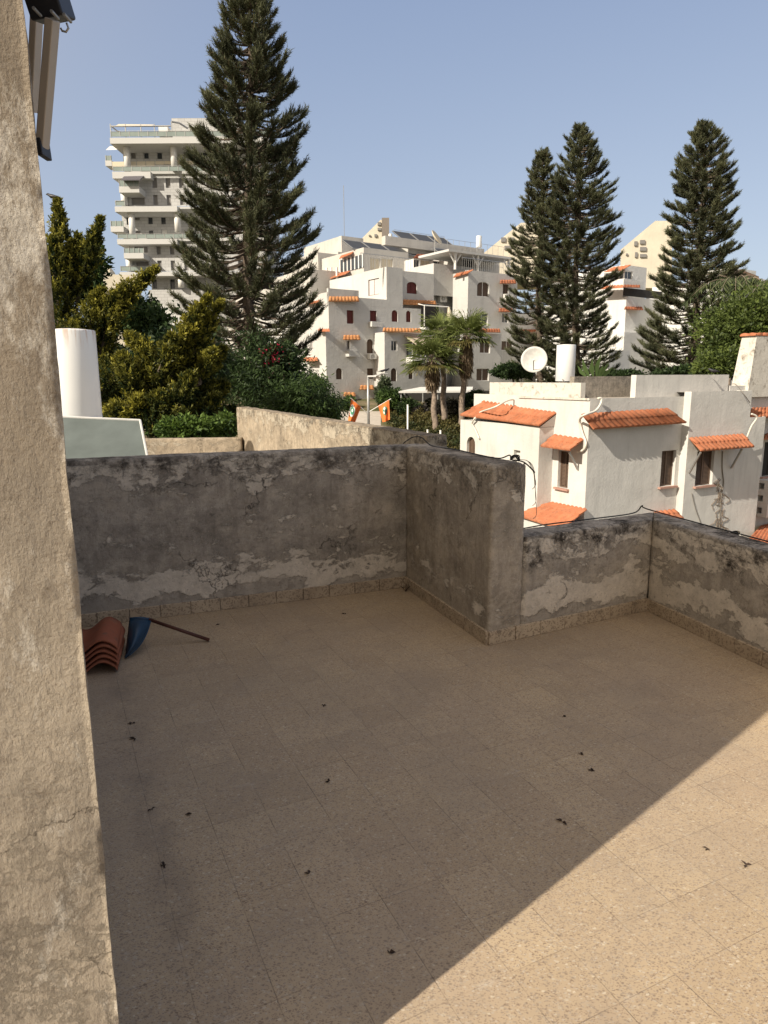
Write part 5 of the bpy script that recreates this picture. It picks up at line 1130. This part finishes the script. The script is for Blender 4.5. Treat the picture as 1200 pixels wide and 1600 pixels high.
def araucaria(px, Y, ytop, prof, label, n_whorl, cx=None, seed=1, droop=.10, rise=.30, zb=None, dens=1.0, nl=.20, side=None):
    global rng
    rng = np.random.default_rng(seed); top = at(px, ytop, Y); zb = ground_z(top.x, Y) if zb is None else zb
    base = Vector((at(px, 560, Y).x, Y, zb)); t = tree_thing('conifer', base, label); H = top.z - zb
    def rad_at(z):
        zs = [at(px, y, Y).z for y, _ in prof][::-1]; rs = [w_ / F_PX * Y for _, w_ in prof][::-1]; return float(np.interp(z, zs, rs))
    zlow = at(px, prof[-1][0], Y).z
    def trunk_xy(z): f = (z - zb) / H; return base.x + (top.x - base.x) * f + .12 * math.sin(f * 9), Y + .1 * math.sin(f * 7)
    MB().tube([(*trunk_xy(zb + H * k / 24), zb + H * k / 24) for k in range(25)], [.42 * (H / 30) * (1 - k / 24) ** .8 + .03 for k in range(25)], 10).build('trunk', MAT['bark'], t, True)
    fb = FB(); limb = MB(); k = 0; z = zlow - .5
    while z < top.z - .25:
        f = (top.z - z) / (top.z - zlow); R = rad_at(z + .2) ; nb = 6 + (R > 1.2) + (R > 2.4) * 1; a0 = rng.uniform(0, 6.28)
        for j in range(nb):
            if rng.random() < .09: continue
            a = a0 + 2 * PI * j / nb + rng.normal(0, .16); r_ = R * rng.choice([rng.uniform(.66, .88), rng.uniform(.88, 1.06)]) - .10 * min(1, R / 1.2)
            r_ = max(r_, .06)
            if side: r_ *= side(a, z)
            d = np.array([math.cos(a), math.sin(a), 0]); x0, y0 = trunk_xy(z); p0 = np.array([x0, y0, z + rng.normal(0, .12)])
            N = 14; tt = np.linspace(0, 1, N); dr = droop * (1 + rng.normal(0, .3)); rs = rise * (1 + rng.normal(0, .25)); slope = np.interp(f, [0, .08, .3, 1], [.7, .25, .0, -.14])
            path = p0 + d * (r_ * tt)[:, None] + np.array([0, 0, 1]) * (r_ * (slope * tt * .5 - dr * np.sin(PI * tt * .85) + rs * tt ** 3))[:, None]
            limb.tube([Vector(p) for p in path[::2]], [max(.012, .035 + .022 * r_ / 3) * (1 - i / 7.5) + .008 for i in range(len(path[::2]))], 4, cap=False)
            # branchlets: rope-like fingers rising from the outer part of the limb
            m_ = int(max(16, r_ * 26 * dens)); u = rng.beta(2.1, .85, m_) * (1 - .22) + .22; u = np.concatenate([u, np.full(4, .99)]); m_ = len(u)
            idx = u * (N - 1); i0 = np.clip(idx.astype(int), 0, N - 2); fr_ = (idx - i0)[:, None]; q = path[i0] * (1 - fr_) + path[i0 + 1] * fr_; tan = unit(path[i0 + 1] - path[i0])
            sd = np.cross(tan, [0, 0, 1]); sg = rng.choice([-1, 1], m_)[:, None]; spread = (1.1 - .5 * u)[:, None] * rng.uniform(.3, 1.2, (m_, 1))
            bd_ = unit(tan * rng.uniform(.55, 1.0, (m_, 1)) + sd * sg * spread + np.array([0, 0, 1]) * rng.uniform(-.05, .5, (m_, 1)))
            bl_ = (.24 + .30 * rng.random(m_)) * np.interp(r_, [0, 1, 3, 5], [.5, .8, 1.1, 1.3]) * (1.15 - .35 * u)
            nn = 9; ss = np.tile(np.linspace(.05, 1, nn), m_); Pq = np.repeat(q, nn, 0) + np.repeat(bd_, nn, 0) * (ss * np.repeat(bl_, nn))[:, None] + np.array([0, 0, 1]) * (ss ** 2 * np.repeat(bl_, nn) * .22)[:, None]
            D = unit(np.repeat(bd_, nn, 0) * 1.15 + rng.normal(size=(len(Pq), 3)) * .55 + np.array([0, 0, .35]))
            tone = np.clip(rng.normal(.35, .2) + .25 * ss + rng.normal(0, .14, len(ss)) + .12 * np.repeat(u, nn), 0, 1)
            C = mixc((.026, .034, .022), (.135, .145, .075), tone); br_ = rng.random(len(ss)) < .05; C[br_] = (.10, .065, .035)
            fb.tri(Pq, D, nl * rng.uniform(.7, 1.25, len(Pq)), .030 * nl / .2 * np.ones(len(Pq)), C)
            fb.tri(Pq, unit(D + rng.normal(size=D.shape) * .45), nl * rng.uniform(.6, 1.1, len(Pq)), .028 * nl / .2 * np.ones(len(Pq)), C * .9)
        z += (top.z - zlow) / n_whorl * np.interp(f, [0, .3, 1], [.55, .85, 1.35]) * rng.uniform(.8, 1.2)
    # leader tuft
    n = 160; P = np.array(top) + np.stack([rng.normal(0, .05, n), rng.normal(0, .05, n), rng.uniform(-.7, .05, n)], 1); fb.tri(P, unit(np.stack([rng.normal(0, .5, n), rng.normal(0, .5, n), np.ones(n)], 1)), nl * 1.2 * np.ones(n), .03 * np.ones(n), mixc((.03, .04, .02), (.1, .12, .05), rng.random(n)))
    limb.build('branches', MAT['bark'], t); fb.build('crown', MAT['needle'], t); return t
def plume(fb, limb, path, r0, dens=1500, gold=.6, size=.10):
    """feathery cypress arm along a 3D path; golden at the finger tips"""
    P_ = np.array([list(p) for p in path], float); seg = np.linalg.norm(np.diff(P_, axis=0), axis=1); L = seg.sum(); cum = np.concatenate([[0], np.cumsum(seg)]) / L
    def pos(t): return np.stack([np.interp(t, cum, P_[:, k]) for k in range(3)], 1)
    limb.tube([Vector(p) for p in pos(np.linspace(0, .93, 7))], [.055 * (1 - i / 7.5) + .01 for i in range(7)], 5, cap=False)
    nf = int(dens * L / 14) + 20                                        # fingers
    t = rng.beta(1.15, 1.0, nf) * .98; ax = unit(pos(np.clip(t + .03, 0, 1)) - pos(np.clip(t - .03, 0, 1)))
    rad_ = unit(np.cross(ax, rng.normal(size=(nf, 3)))); prof = r0 * np.clip(np.minimum(t * 3 + .25, (1.02 - t) * 2.0), 0.06, 1)
    o = pos(t) + rad_ * (prof * rng.uniform(.0, .5, nf))[:, None]
    fd = unit(ax * .85 + rad_ * rng.uniform(.35, .95, nf)[:, None] + np.array([0, 0, .45])); fl = prof * rng.uniform(.7, 1.3, nf) + .05
    k = 16; s_ = np.tile(np.linspace(.05, 1, k), nf); B = np.repeat(o, k, 0) + np.repeat(fd, k, 0) * (s_ * np.repeat(fl, k))[:, None] + rng.normal(0, .012, (nf * k, 3))
    D = unit(np.repeat(fd, k, 0) + rng.normal(size=B.shape) * .55); tn = np.clip(np.repeat(rng.normal(gold, .22, nf), k) * (s_ * 1.25 - .1) + rng.normal(0, .08, nf * k), 0, 1)
    C = mixc((.016, .032, .010), (.36, .33, .050), tn ** 1.2); fb.dia(B, D, size * rng.uniform(.6, 1.1, nf * k), size * .30 * np.ones(nf * k), C, .1)
    fb.dia(B, unit(D + rng.normal(size=B.shape) * .6), size * rng.uniform(.5, .9, nf * k), size * .26 * np.ones(nf * k), C * .85, .1)
def leafmass(fb, c, r, n, size, ca, cb, clump=26, droop=0., shape=.45, sun=None):
    c = np.array(c, float); r = np.array(r, float); m_ = max(4, clump); th = unit(rng.normal(size=(m_, 3))); cc = c + th * r * rng.uniform(.35, 1.0, (m_, 1)); tone = rng.random(m_)
    i = rng.integers(0, m_, n); P = cc[i] + rng.normal(size=(n, 3)) * r * .20; out = unit(P - c + 1e-6)
    D = unit(out * .6 + rng.normal(size=(n, 3)) * .7 + np.array([0, 0, -droop])); tn = np.clip(tone[i] * .7 + rng.normal(.15, .18, n), 0, 1)
    fb.dia(P, D, size * rng.uniform(.6, 1.25, n), size * shape * np.ones(n), mixc(ca, cb, tn), .12); return cc
def shrub(name, px, py, Y, rx, ry, n, size, ca, cb, label, cat='shrub', clump=30, droop=0., flowers=None, shape=.45, depth=None, group=None, lobes=3, zb=None):
    global rng
    rng = np.random.default_rng(abs(hash((px, py))) % 99999); c = at(px, py, Y); R_ = rx / F_PX * Y; RZ = ry / F_PX * Y; zb = ground_z(c.x, Y) if zb is None else zb
    t = tree_thing(name, (c.x, c.y, zb), label, cat, group); fb = FB(); allc = []
    for k in range(lobes):
        o = np.array(c) + (0 if lobes == 1 else 1) * np.array([rng.uniform(-.45, .45) * R_, rng.uniform(-.4, .4) * R_, rng.uniform(-.35, .4) * RZ]); f = 1 if lobes == 1 else rng.uniform(.55, .8)
        allc.append(leafmass(fb, o, (R_ * f, (depth or R_) * f, RZ * f), n // lobes, size, ca, cb, clump, droop, shape))
    tr_ = MB(); B = Vector((c.x, c.y, zb)); mid = Vector((c.x + .1, c.y, c.z - RZ * .5)); tr_.tube([B, B.lerp(mid, .5) + Vector((.08, 0, 0)), mid], [max(.05, R_ * .09), max(.04, R_ * .07), max(.03, R_ * .05)], 8)
    for q in np.concatenate(allc)[::2]: tr_.tube([mid, mid.lerp(Vector(q), .55) + Vector((0, 0, .05 * RZ)), Vector(q)], [max(.02, R_ * .03), max(.012, R_ * .015), .006], 4, cap=False)
    tr_.build('trunk', MAT['bark'], t); fb.build('crown', MAT['leaf'], t)
    if flowers:
        f2 = FB(); nf, sz_, col_ = flowers; cs = np.concatenate(allc); i = rng.integers(0, max(3, len(cs) // 3), nf); P = cs[i] + rng.normal(size=(nf, 3)) * R_ * .12 + np.array([0, -R_ * .25, 0])
        f2.dia(P, unit(rng.normal(size=(nf, 3))), sz_ * np.ones(nf), sz_ * .8 * np.ones(nf), mixc(col_, tuple(x * .5 for x in col_), rng.random(nf))); f2.build('blossom', MAT['leaf'], t)
    return t
# ------------------------------------------------------------------ the conifers
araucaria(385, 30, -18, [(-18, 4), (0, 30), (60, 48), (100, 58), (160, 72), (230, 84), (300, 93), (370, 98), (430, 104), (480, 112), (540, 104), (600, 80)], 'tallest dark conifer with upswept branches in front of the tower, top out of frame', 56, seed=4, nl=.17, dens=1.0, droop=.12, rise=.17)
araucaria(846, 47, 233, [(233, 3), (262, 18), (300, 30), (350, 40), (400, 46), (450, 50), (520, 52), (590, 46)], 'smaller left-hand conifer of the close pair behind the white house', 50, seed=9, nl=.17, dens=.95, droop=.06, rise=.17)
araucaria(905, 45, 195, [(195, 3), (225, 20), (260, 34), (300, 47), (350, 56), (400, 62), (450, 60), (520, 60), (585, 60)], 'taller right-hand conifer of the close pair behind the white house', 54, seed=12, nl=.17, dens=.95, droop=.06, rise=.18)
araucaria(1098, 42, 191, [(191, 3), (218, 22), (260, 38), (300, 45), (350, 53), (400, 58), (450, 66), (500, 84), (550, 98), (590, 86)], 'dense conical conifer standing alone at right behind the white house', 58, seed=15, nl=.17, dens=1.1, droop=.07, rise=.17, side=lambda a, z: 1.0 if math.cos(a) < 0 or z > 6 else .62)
# ------------------------------------------------------------------ golden cypresses at left
def cypress(name, base_px, Y, arms, label, seed, zb=-6.2):
    global rng
    rng = np.random.default_rng(seed); b = at(*base_px, Y); B = Vector((b.x, b.y, zb)); t = tree_thing(name, B, label); fb, limb = FB(), MB()
    mid = Vector((b.x, b.y, at(base_px[0], base_px[1], Y).z)); limb.tube([B, B.lerp(mid, .5) + Vector((.1, 0, 0)), mid], [.20, .14, .09], 9)
    for pts, r0, g in arms:
        path = [mid] if len(pts[0]) == 3 else []
        path = [at(x, y, Y + dy) for x, y, dy in pts]; limb.tube([mid, mid.lerp(path[0], .6) + Vector((0, 0, .1)), path[0]], [.06, .05, .04], 6); plume(fb, limb, path, r0, gold=g)
    limb.build('trunk', MAT['bark'], t); fb.build('crown', MAT['leaf'], t); return t
cypress('golden_cypress', (118, 620), 17, [
    ([(112, 560, 0), (104, 470, 0), (98, 390, 0), (89, 312, .1)], .42, .62), ([(120, 470, .2), (140, 400, 0), (158, 340, -.1)], .26, .42), ([(104, 470, .2), (118, 400, .1), (122, 368, 0)], .28, .5),
    ([(95, 520, -.3), (86, 440, -.3), (84, 370, -.3)], .4, .5), ([(150, 560, .0), (175, 500, -.2), (205, 455, -.4), (247, 420, -.5)], .33, .72), ([(150, 580, -.3), (165, 520, -.5), (182, 470, -.6), (196, 448, -.6)], .4, .62),
    ([(130, 590, -.3), (140, 520, -.5), (150, 470, -.6), (160, 452, -.6)], .42, .5), ([(100, 600, -.8), (112, 540, -1), (124, 500, -1)], .45, .4), ([(140, 640, -1), (170, 600, -1.1), (190, 560, -1.2)], .5, .38), ([(90, 560, .5), (70, 500, .6), (70, 430, .5)], .5, .3),
    ([(120, 620, .3), (150, 560, .3), (178, 520, .3)], .5, .35)],
    'golden-tipped cypress with upright plumes rising behind the white water tank', 21)
cypress('golden_cypress', (250, 650), 14, [
    ([(255, 640, 0), (268, 580, -.1), (292, 525, -.2), (325, 463, -.3)], .27, .72), ([(275, 600, 0), (305, 545, 0), (330, 500, 0), (346, 472, 0)], .22, .7), ([(250, 630, -.3), (240, 590, -.4), (225, 550, -.4), (200, 524, -.4)], .28, .62),
    ([(240, 640, -.4), (245, 590, -.6), (262, 550, -.6), (270, 525, -.6)], .3, .55), ([(215, 640, -.6), (205, 600, -.8), (198, 570, -.8), (190, 555, -.8)], .3, .5), ([(230, 665, -.8), (195, 650, -1), (176, 640, -1), (170, 650, -1)], .2, .75),
    ([(230, 650, -.9), (215, 632, -1), (217, 622, -1)], .14, .8), ([(280, 650, .2), (310, 600, .2), (338, 560, .2), (350, 545, .2)], .3, .4), ([(290, 660, .3), (325, 630, .3), (350, 600, .3)], .34, .3), ([(265, 660, .5), (280, 600, .6), (300, 560, .6)], .4, .28), ([(220, 655, .4), (215, 610, .4), (225, 570, .4)], .4, .28),
    ([(310, 600, -.2), (325, 565, -.2), (336, 548, -.2)], .16, .7), ([(250, 690, -.6), (275, 650, -.8), (290, 610, -.8), (300, 585, -.8)], .34, .3), ([(290, 700, -.3), (320, 660, -.4), (338, 620, -.4)], .34, .22), ([(230, 690, -.9), (245, 650, -.9), (252, 615, -.9)], .3, .3), ([(310, 700, .4), (345, 670, .4), (365, 640, .4)], .34, .2)],
    'golden cypress with long slanting plumes spreading over the next roof', 22)
G1, G2 = (.022, .045, .014), (.11, .17, .045); D1, D2 = (.012, .024, .010), (.05, .085, .028)
shrub('leafy_tree', 128, 430, 18.2, 38, 48, 9000, .15, G1, G2, 'bright green leafy tree wedged between the golden cypress plumes at left', 'tree')
shrub('leafy_tree', 225, 500, 19.0, 46, 50, 9000, .16, G1, (.09, .14, .045), 'loose green leafy tree behind the slanting cypress plume under the tower', 'tree')
shrub('leafy_tree', 170, 600, 19.5, 85, 70, 11000, .17, D1, D2, 'deep green tree filling the gap behind the white water tank', 'tree', clump=40)
shrub('leafy_tree', 290, 600, 17.5, 90, 75, 14000, .16, D1, D2, 'deep green tree in shade below the middle cypress plumes', 'tree', clump=44)
shrub('leafy_tree', 395, 590, 25, 85, 70, 15000, .20, D1, (.06, .10, .03), 'dark feathery tree at the foot of the tallest conifer', 'tree', clump=44, droop=.3, shape=.25)
shrub('leafy_tree', 468, 628, 22, 60, 52, 13000, .20, (.018, .036, .012), (.08, .13, .035), 'green tree with drooping narrow leaves left of the orange flags', 'tree', droop=.9, shape=.2, clump=40)
shrub('leafy_tree', 508, 640, 24, 26, 36, 6000, .19, (.02, .04, .014), (.09, .14, .04), 'small drooping green tree touching the left orange flag', 'tree', droop=.8, shape=.24, clump=24)
shrub('bougainvillea', 438, 556, 24.5, 34, 30, 3500, .15, D1, D2, 'bougainvillea with crimson blossom beneath the tall conifer', 'shrub', flowers=(200, .09, (.36, .02, .055)))
shrub('shrub', 300, 668, 12.4, 42, 32, 6000, .10, (.03, .06, .015), (.17, .26, .05), 'sunlit bright green shrub peeping over the back wall of the next roof', 'shrub')
shrub('shrub', 350, 672, 12.6, 26, 26, 3500, .10, (.03, .06, .015), (.16, .24, .05), 'small sunlit shrub beside the end of the boundary wall', 'shrub')
shrub('broad_tree', 1165, 520, 33, 68, 62, 22000, .20, (.03, .05, .014), (.145, .19, .045), 'large yellow-green leafy tree behind the chimney at the right edge', 'tree', clump=60, lobes=4)
shrub('broad_tree', 1125, 566, 31, 36, 30, 9000, .18, (.03, .05, .014), (.145, .19, .045), 'lower yellow-green bush in front of the right-hand conifer foot', 'tree', clump=36)
for px, py, Y, rx, ry, lb, ca, cb in ((612, 622, 55, 22, 18, 'green shrub just right of the street lamp under the apartment wall', G1, (.08, .13, .03)), (598, 612, 57, 12, 20, 'narrow grey-green shrub behind the street lamp', (.05, .07, .04), (.13, .16, .09)),
    (642, 640, 54, 24, 16, 'rounded dark shrub left of the palm trunks', D1, (.05, .08, .025)), (668, 644, 53, 26, 16, 'dark purple-brown shrub around the palm trunks', (.02, .018, .018), (.06, .05, .04)), (702, 640, 53, 24, 18, 'dark shrub between the palm trunks and the white house', (.02, .02, .015), (.06, .055, .035)),
    (742, 622, 52, 26, 14, 'dark hedge bush behind the tiled lean-to roof', D1, D2), (540, 640, 56, 14, 22, 'green bush in the shade behind the left orange flag', G1, G2)):
    shrub('shrub', px, py, Y, rx, ry, 4200, .26, ca, cb, lb, 'shrub', clump=26)
for px, py, Y, rx, ry, lb in ((800, 580, 44, 30, 14, 'low dark bush under the left conifer behind the satellite dish'), (985, 585, 40, 40, 10, 'low dark hedge along the foot of the conifers behind the grey parapet'), (1060, 582, 39, 40, 12, 'low dark bush at the foot of the lone conifer')):
    shrub('shrub', px, py, Y, rx, ry, 5000, .22, D1, D2, lb, 'shrub', clump=30)
# ------------------------------------------------------------------ ivy slope (uncountable)
rng = np.random.default_rng(77); t = thing('slope_planting', (0, 48, -3), 'olive and rusty ground cover on the slope below the palms', 'ground cover'); t['kind'] = 'stuff'
n = 90000; X = rng.uniform(-3.6, 12.5, n); Yv = rng.uniform(40.5, 56.5, n); keep = ~((X < .2) & (Yv > 43.4)) & (np.sin(X * 1.3) * .6 + Yv > 41.0); X, Yv = X[keep], Yv[keep]; n = len(X)
Z = np.array([ground_z(a, b) for a, b in zip(X, Yv)]) + .25 + .22 * np.sin(X * 2.1 + Yv) + .15 * np.sin(X * 5.3 - Yv * 3) + rng.uniform(-.35, .12, n)
tn = np.clip(.5 + .35 * np.sin(X * .9 + Yv * .7) + rng.normal(0, .25, n), 0, 1); fb = FB(); fb.dia(np.stack([X, Yv, Z], 1), unit(np.stack([rng.normal(0, .6, n), rng.normal(0, .6, n), np.abs(rng.normal(.6, .4, n))], 1)), .2 * rng.uniform(.6, 1.2, n), .10 * np.ones(n), mixc((.035, .05, .018), (.15, .125, .045), tn)); o = fb.build('foliage', MAT['leaf'], t); o['kind'] = 'stuff'
# ------------------------------------------------------------------ palms
def fan_palm(cpx, bpx, Y, R_, label, skirt, seed, nleaf=46):
    global rng
    rng = np.random.default_rng(seed); c = np.array(at(*cpx, Y)); b = at(*bpx, Y); zb = ground_z(b.x, Y); B = Vector((b.x, Y, zb)); t = tree_thing('fan_palm', B, label, 'palm', 'fan palms in front of the apartment house')
    Hh = c[2] - zb; pts = [(b.x + (c[0] - b.x) * (k / 16) + .05 * math.sin(k), Y, zb + Hh * k / 16) for k in range(17)]
    MB().tube(pts, [.22 - .005 * k + .02 * (k % 2) for k in range(17)], 12).build('trunk', MAT['palm_bark'], t, True)
    fb, pet = FB(), MB()
    for k in range(nleaf):
        el = math.asin(rng.uniform(-.35, .99)); a = rng.uniform(0, 6.28); d = np.array([math.cos(a) * math.cos(el), math.sin(a) * math.cos(el), math.sin(el)]); pl_ = R_ * rng.uniform(.35, .55)
        e = c + d * pl_ + np.array([0, 0, -.12 * pl_]); pet.tube([Vector(c), Vector(c + d * pl_ * .5 + np.array([0, 0, .03])), Vector(e)], .016, 4, cap=False)
        side = unit(np.cross(d, [0, 0, 1.0]) + rng.normal(0, .15, 3)); m_ = 17; an = np.linspace(-1.35, 1.35, m_); D = unit(np.cos(an)[:, None] * d + np.sin(an)[:, None] * side + np.array([0, 0, -.12])); L = R_ * rng.uniform(.5, .75) * (1 - .35 * np.abs(an) / 1.35)
        C = mixc((.04, .065, .02), (.22, .26, .08), np.clip(rng.normal(.5, .2, m_) + .2 * (el > .2), 0, 1))
        if el < -.15 and rng.random() < .5: C = mixc((.10, .10, .04), (.26, .22, .08), rng.random(m_))
        S = unit(np.cross(D, np.cross(d, side))); P = np.repeat(e[None], m_, 0); fb.dia(P, D, L, .085 * np.ones(m_), C, .03, S); D2_ = unit(D + np.array([0, 0, -.6])); fb.dia(P + D * L[:, None] * .88, D2_, L * .42, .05 * np.ones(m_), C, .02)
    pet.build('leaf_stalk', MAT['palm_bark'], t); fb.build('crown', MAT['leaf'], t)
    n = int(1500 * skirt / 1.5); f2 = FB(); h = rng.uniform(0, 1, n); a = rng.uniform(0, 6.28, n); rr = (.20 + .18 * np.sin(PI * np.clip(1 - h, 0, 1) ** .8)) * R_ / 2.0
    P = c + np.stack([np.cos(a) * rr, np.sin(a) * rr, -h * skirt], 1); f2.dia(P, unit(np.stack([np.cos(a) * .22, np.sin(a) * .22, -np.ones(n)], 1) + rng.normal(0, .12, (n, 3))), .55 * rng.uniform(.6, 1.3, n), .07 * np.ones(n), mixc((.10, .065, .04), (.40, .31, .20), rng.random(n)), .03)
    f2.build('dead_skirt', MAT['leaf'], t); return t
fan_palm((692, 522), (694, 655), 50.5, 1.75, 'tall fan palm standing behind the shorter one in the left palm clump', 1.4, 31)
fan_palm((676, 562), (680, 657), 49, 1.95, 'shorter broad fan palm in front in the left palm clump', 1.7, 32, 54)
fan_palm((729, 524), (720, 652), 49.5, 1.85, 'fan palm with a long skirt of dead brown leaves right of the palm clump', 2.5, 33)
def feather_palm(px, py, Y, L, label, seed, n=15):
    global rng
    rng = np.random.default_rng(seed); c = np.array(at(px, py, Y)); zb = ground_z(c[0], Y); t = tree_thing('feather_palm', (c[0], Y, zb), label, 'palm'); MB().tube([(c[0], Y, zb), (c[0] + .1, Y, (zb + c[2]) / 2), tuple(c)], [.18, .15, .12], 10).build('trunk', MAT['palm_bark'], t, True)
    fb, st_ = FB(), MB()
    for k in range(n):
        a = 2 * PI * k / n + rng.normal(0, .2); el = rng.uniform(.5, 1.2); h = np.array([math.cos(a), math.sin(a), 0]); s_ = np.linspace(0, 1, 14); l_ = L * rng.uniform(.8, 1.1)
        path = c + h * (l_ * np.cos(el) * s_ * (1 + .4 * s_))[:, None] + np.array([0, 0, 1]) * (l_ * (math.sin(el) * s_ - .95 * s_ ** 2.2))[:, None]; st_.tube([Vector(p) for p in path[::2]], [.03, .026, .022, .018, .014, .010, .006], 4, cap=False)
        P = np.repeat(path[2:], 8, 0) + rng.normal(0, .03, (96, 3)); sd = np.cross(h, [0, 0, 1.0]); sg = np.tile([-1, 1], 48)[:, None]; D = unit(sd * sg * .7 + h * .3 + np.array([0, 0, -.9]) + rng.normal(0, .1, (96, 3)))
        fb.dia(P, D, .75 * L / 3 * rng.uniform(.7, 1.1, 96), .045 * np.ones(96), mixc((.04, .06, .03), (.15, .18, .08), rng.random(96)), .02)
    st_.build('leaf_stalk', MAT['palm_bark'], t); fb.build('crown', MAT['leaf'], t)
feather_palm(1148, 446, 40, 2.6, 'grey-green feather palm drooping beside the lone conifer', 41, 17)
feather_palm(1196, 452, 39, 2.4, 'second feather palm cut off by the right edge of the picture', 42, 15)
rng = np.random.default_rng(50); t = tree_thing('banana_plant', Vector((at(930, 600, 32).x, 32, -5.4)), 'banana plant with broad upright leaves behind the rough stone wall', 'banana plant'); fb = FB()
c = at(930, 592, 32); MB().tube([WL[t], Vector((c.x, 32, c.z))], [.2, .12], 8).build('stem', MAT['palm_bark'], t)
for dx, l_, lean in ((-12, 1.1, -.5), (-4, 1.0, -.15), (4, 1.2, .1), (12, .9, .5), (20, .8, .8), (-18, .9, -.9), (8, .7, .3)):
    P = np.array([[at(930 + dx * .5, 594, 32 + dx * .01)[i] for i in range(3)]]); D = unit(np.array([[lean, -.1, 1.0]])); fb.dia(P, D, [l_], [.30], mixc((.10, .16, .05), (.16, .24, .08), [.5]), .12, np.array([[1.0, .4, 0]]))
fb.build('leaf', MAT['leaf'], t)
# ================================================================== street lamp, flags, posts, birds
LY = 44.0
lb = at(576, 690, LY); lt_ = at(576, 588, LY); LX = lb.x
lamp = thing('street_lamp', (LX, LY, ground_z(LX, LY)), 'grey street lamp post with a long side arm between two orange flags', 'street lamp')
MB().tube([(LX, LY, ground_z(LX, LY) - .1), (LX, LY, lt_.z - 2), (LX, LY, lt_.z)], [.10, .085, .07], 12).build('pole', MAT['grey_metal'], lamp, True)
a = at(576, 589, LY); b = at(606, 583, LY - .2); MB().tube([a, b], .04, 8).build('arm', MAT['grey_metal'], lamp, True)
bevel(MB().box(at(581, 588, LY), (.55, .22, .10)).build('lamp_head', MAT['white'], lamp), .02); bevel(MB().box(at(601, 584, LY - .2), (.5, .2, .08)).build('lamp_head', MAT['grey_metal'], lamp), .02)
bird(at(598, 582.6, LY - .2), .32, 'left one of two dark birds perched on the lamp arm', 0.2); bird(at(603.5, 581.5, LY - .2), .32, 'right one of two dark birds perched on the lamp arm', .4)
bird(at(82, 313, 17.1), .22, 'dark bird perched on the very tip of the golden cypress', 2.9)
def flag(p_att, p_tip, quad, label, emb):
    t = thing('flag', p_att, label, 'flag', 'orange flags tied to the street lamp'); MB().tube([p_att, p_tip], .025, 6).build('flag_pole', MAT['white'], t)
    N = 14; A, B, C, D = map(Vector, quad)
    def S(u, v, off=0.): 
        p = A.lerp(B, u).lerp(D.lerp(C, u), v); return p + Vector((0, .10 * math.sin(u * 7 + v * 2.5) * (.3 + v) - off, .02 * math.sin(u * 9)))
    vs = [S(i / N, j / N) for j in range(N + 1) for i in range(N + 1)]; w_ = N + 1
    MB().add(vs, [(j * w_ + i, j * w_ + i + 1, (j + 1) * w_ + i + 1, (j + 1) * w_ + i) for j in range(N) for i in range(N)]).build('cloth', MAT['orange'], t, True)
    for k, (cu, cv, ru, rv, mat, nm) in enumerate(emb):
        M = 5; mb = MB(); vs = []
        for jj in range(M + 1):
            for kk in range(16): an = kk * PI / 8; f = jj / M; vs.append(S(cu + ru * f * math.cos(an), cv + rv * f * math.sin(an), .012 + .008 * k))
        mb.add(vs, [(jj * 16 + kk, jj * 16 + (kk + 1) % 16, (jj + 1) * 16 + (kk + 1) % 16, (jj + 1) * 16 + kk) for jj in range(M) for kk in range(16)]); mb.build(nm, mat, t, True)
    return t
o1, o2 = LY, LY - .6
flag(Vector((LX, LY, at(576, 644, LY).z)), at(611, 623, o2), [at(591, 634, LY - .3), at(608, 625, o2), at(609, 656, o2), at(598, 660, LY - .3)], 'orange flag with a dark green and white emblem right of the lamp post', [(.52, .42, .24, .24, MAT['green_cloth'], 'emblem'), (.50, .30, .10, .09, MAT['white_cloth'], 'emblem'), (.60, .48, .09, .16, MAT['black_cloth'], 'emblem'), (.40, .50, .07, .08, MAT['white_cloth'], 'emblem')])
flag(Vector((LX, LY, at(576, 647, LY).z)), at(548, 622, o2), [at(549, 622, o2), at(564, 636, LY - .3), at(555, 660, LY - .3), at(543, 662, o2)], 'orange flag with a round white and green emblem left of the lamp post', [(.30, .45, .30, .26, MAT['white_cloth'], 'emblem'), (.30, .45, .19, .17, MAT['green_cloth'], 'emblem'), (.30, .43, .08, .07, MAT['white_cloth'], 'emblem')])
for x, y0, y1, Y, lab_ in ((637, 632, 686, 43, 'tall thin white post on the slope left of the palms'), (668, 671, 684, 42.5, 'short white post left of the last one on the slope'), (688, 672, 694, 42, 'short white post nearest the white house on the slope')):
    p = at(x, y1, Y); q = at(x, y0, Y); t = thing('post', (p.x, Y, ground_z(p.x, Y)), lab_, 'post', 'white posts on the planted slope'); MB().tube([(p.x, Y, ground_z(p.x, Y) - .1), (p.x, Y, q.z - .05)], .055, 8).build('shaft', MAT['white'], t, True); MB().lathe((p.x, Y, q.z - .05), [(.055, 0), (.07, .01), (.06, .04), (0, .05)], 10).build('cap', MAT['white'], t)
# white flat shed roof just beyond the boundary wall
sq = [at(612, 691, 30), at(682, 689, 30), at(664, 682, 33.5), at(620, 682, 33.5)]; zS_ = sq[0].z; c = sum(sq, Vector()) / 4
sh = thing('shed', (c.x, c.y, -5.6), 'low shed with a flat white roof seen over the parapet below the posts', 'shed')
W1_ = [(sq[0].x, 30), (sq[1].x, 30), (sq[1].x + .1, 33.5), (sq[0].x + .1, 33.5)]; MB().prism(W1_, zS_ - .12, zS_).build('roof', MAT['white'], sh); MB().prism([(W1_[0][0] + .15, 30.15), (W1_[1][0] - .15, 30.15), (W1_[2][0] - .15, 33.35), (W1_[3][0] + .15, 33.35)], -6.3, zS_ - .125).build('wall', MAT['roofcap'], sh)
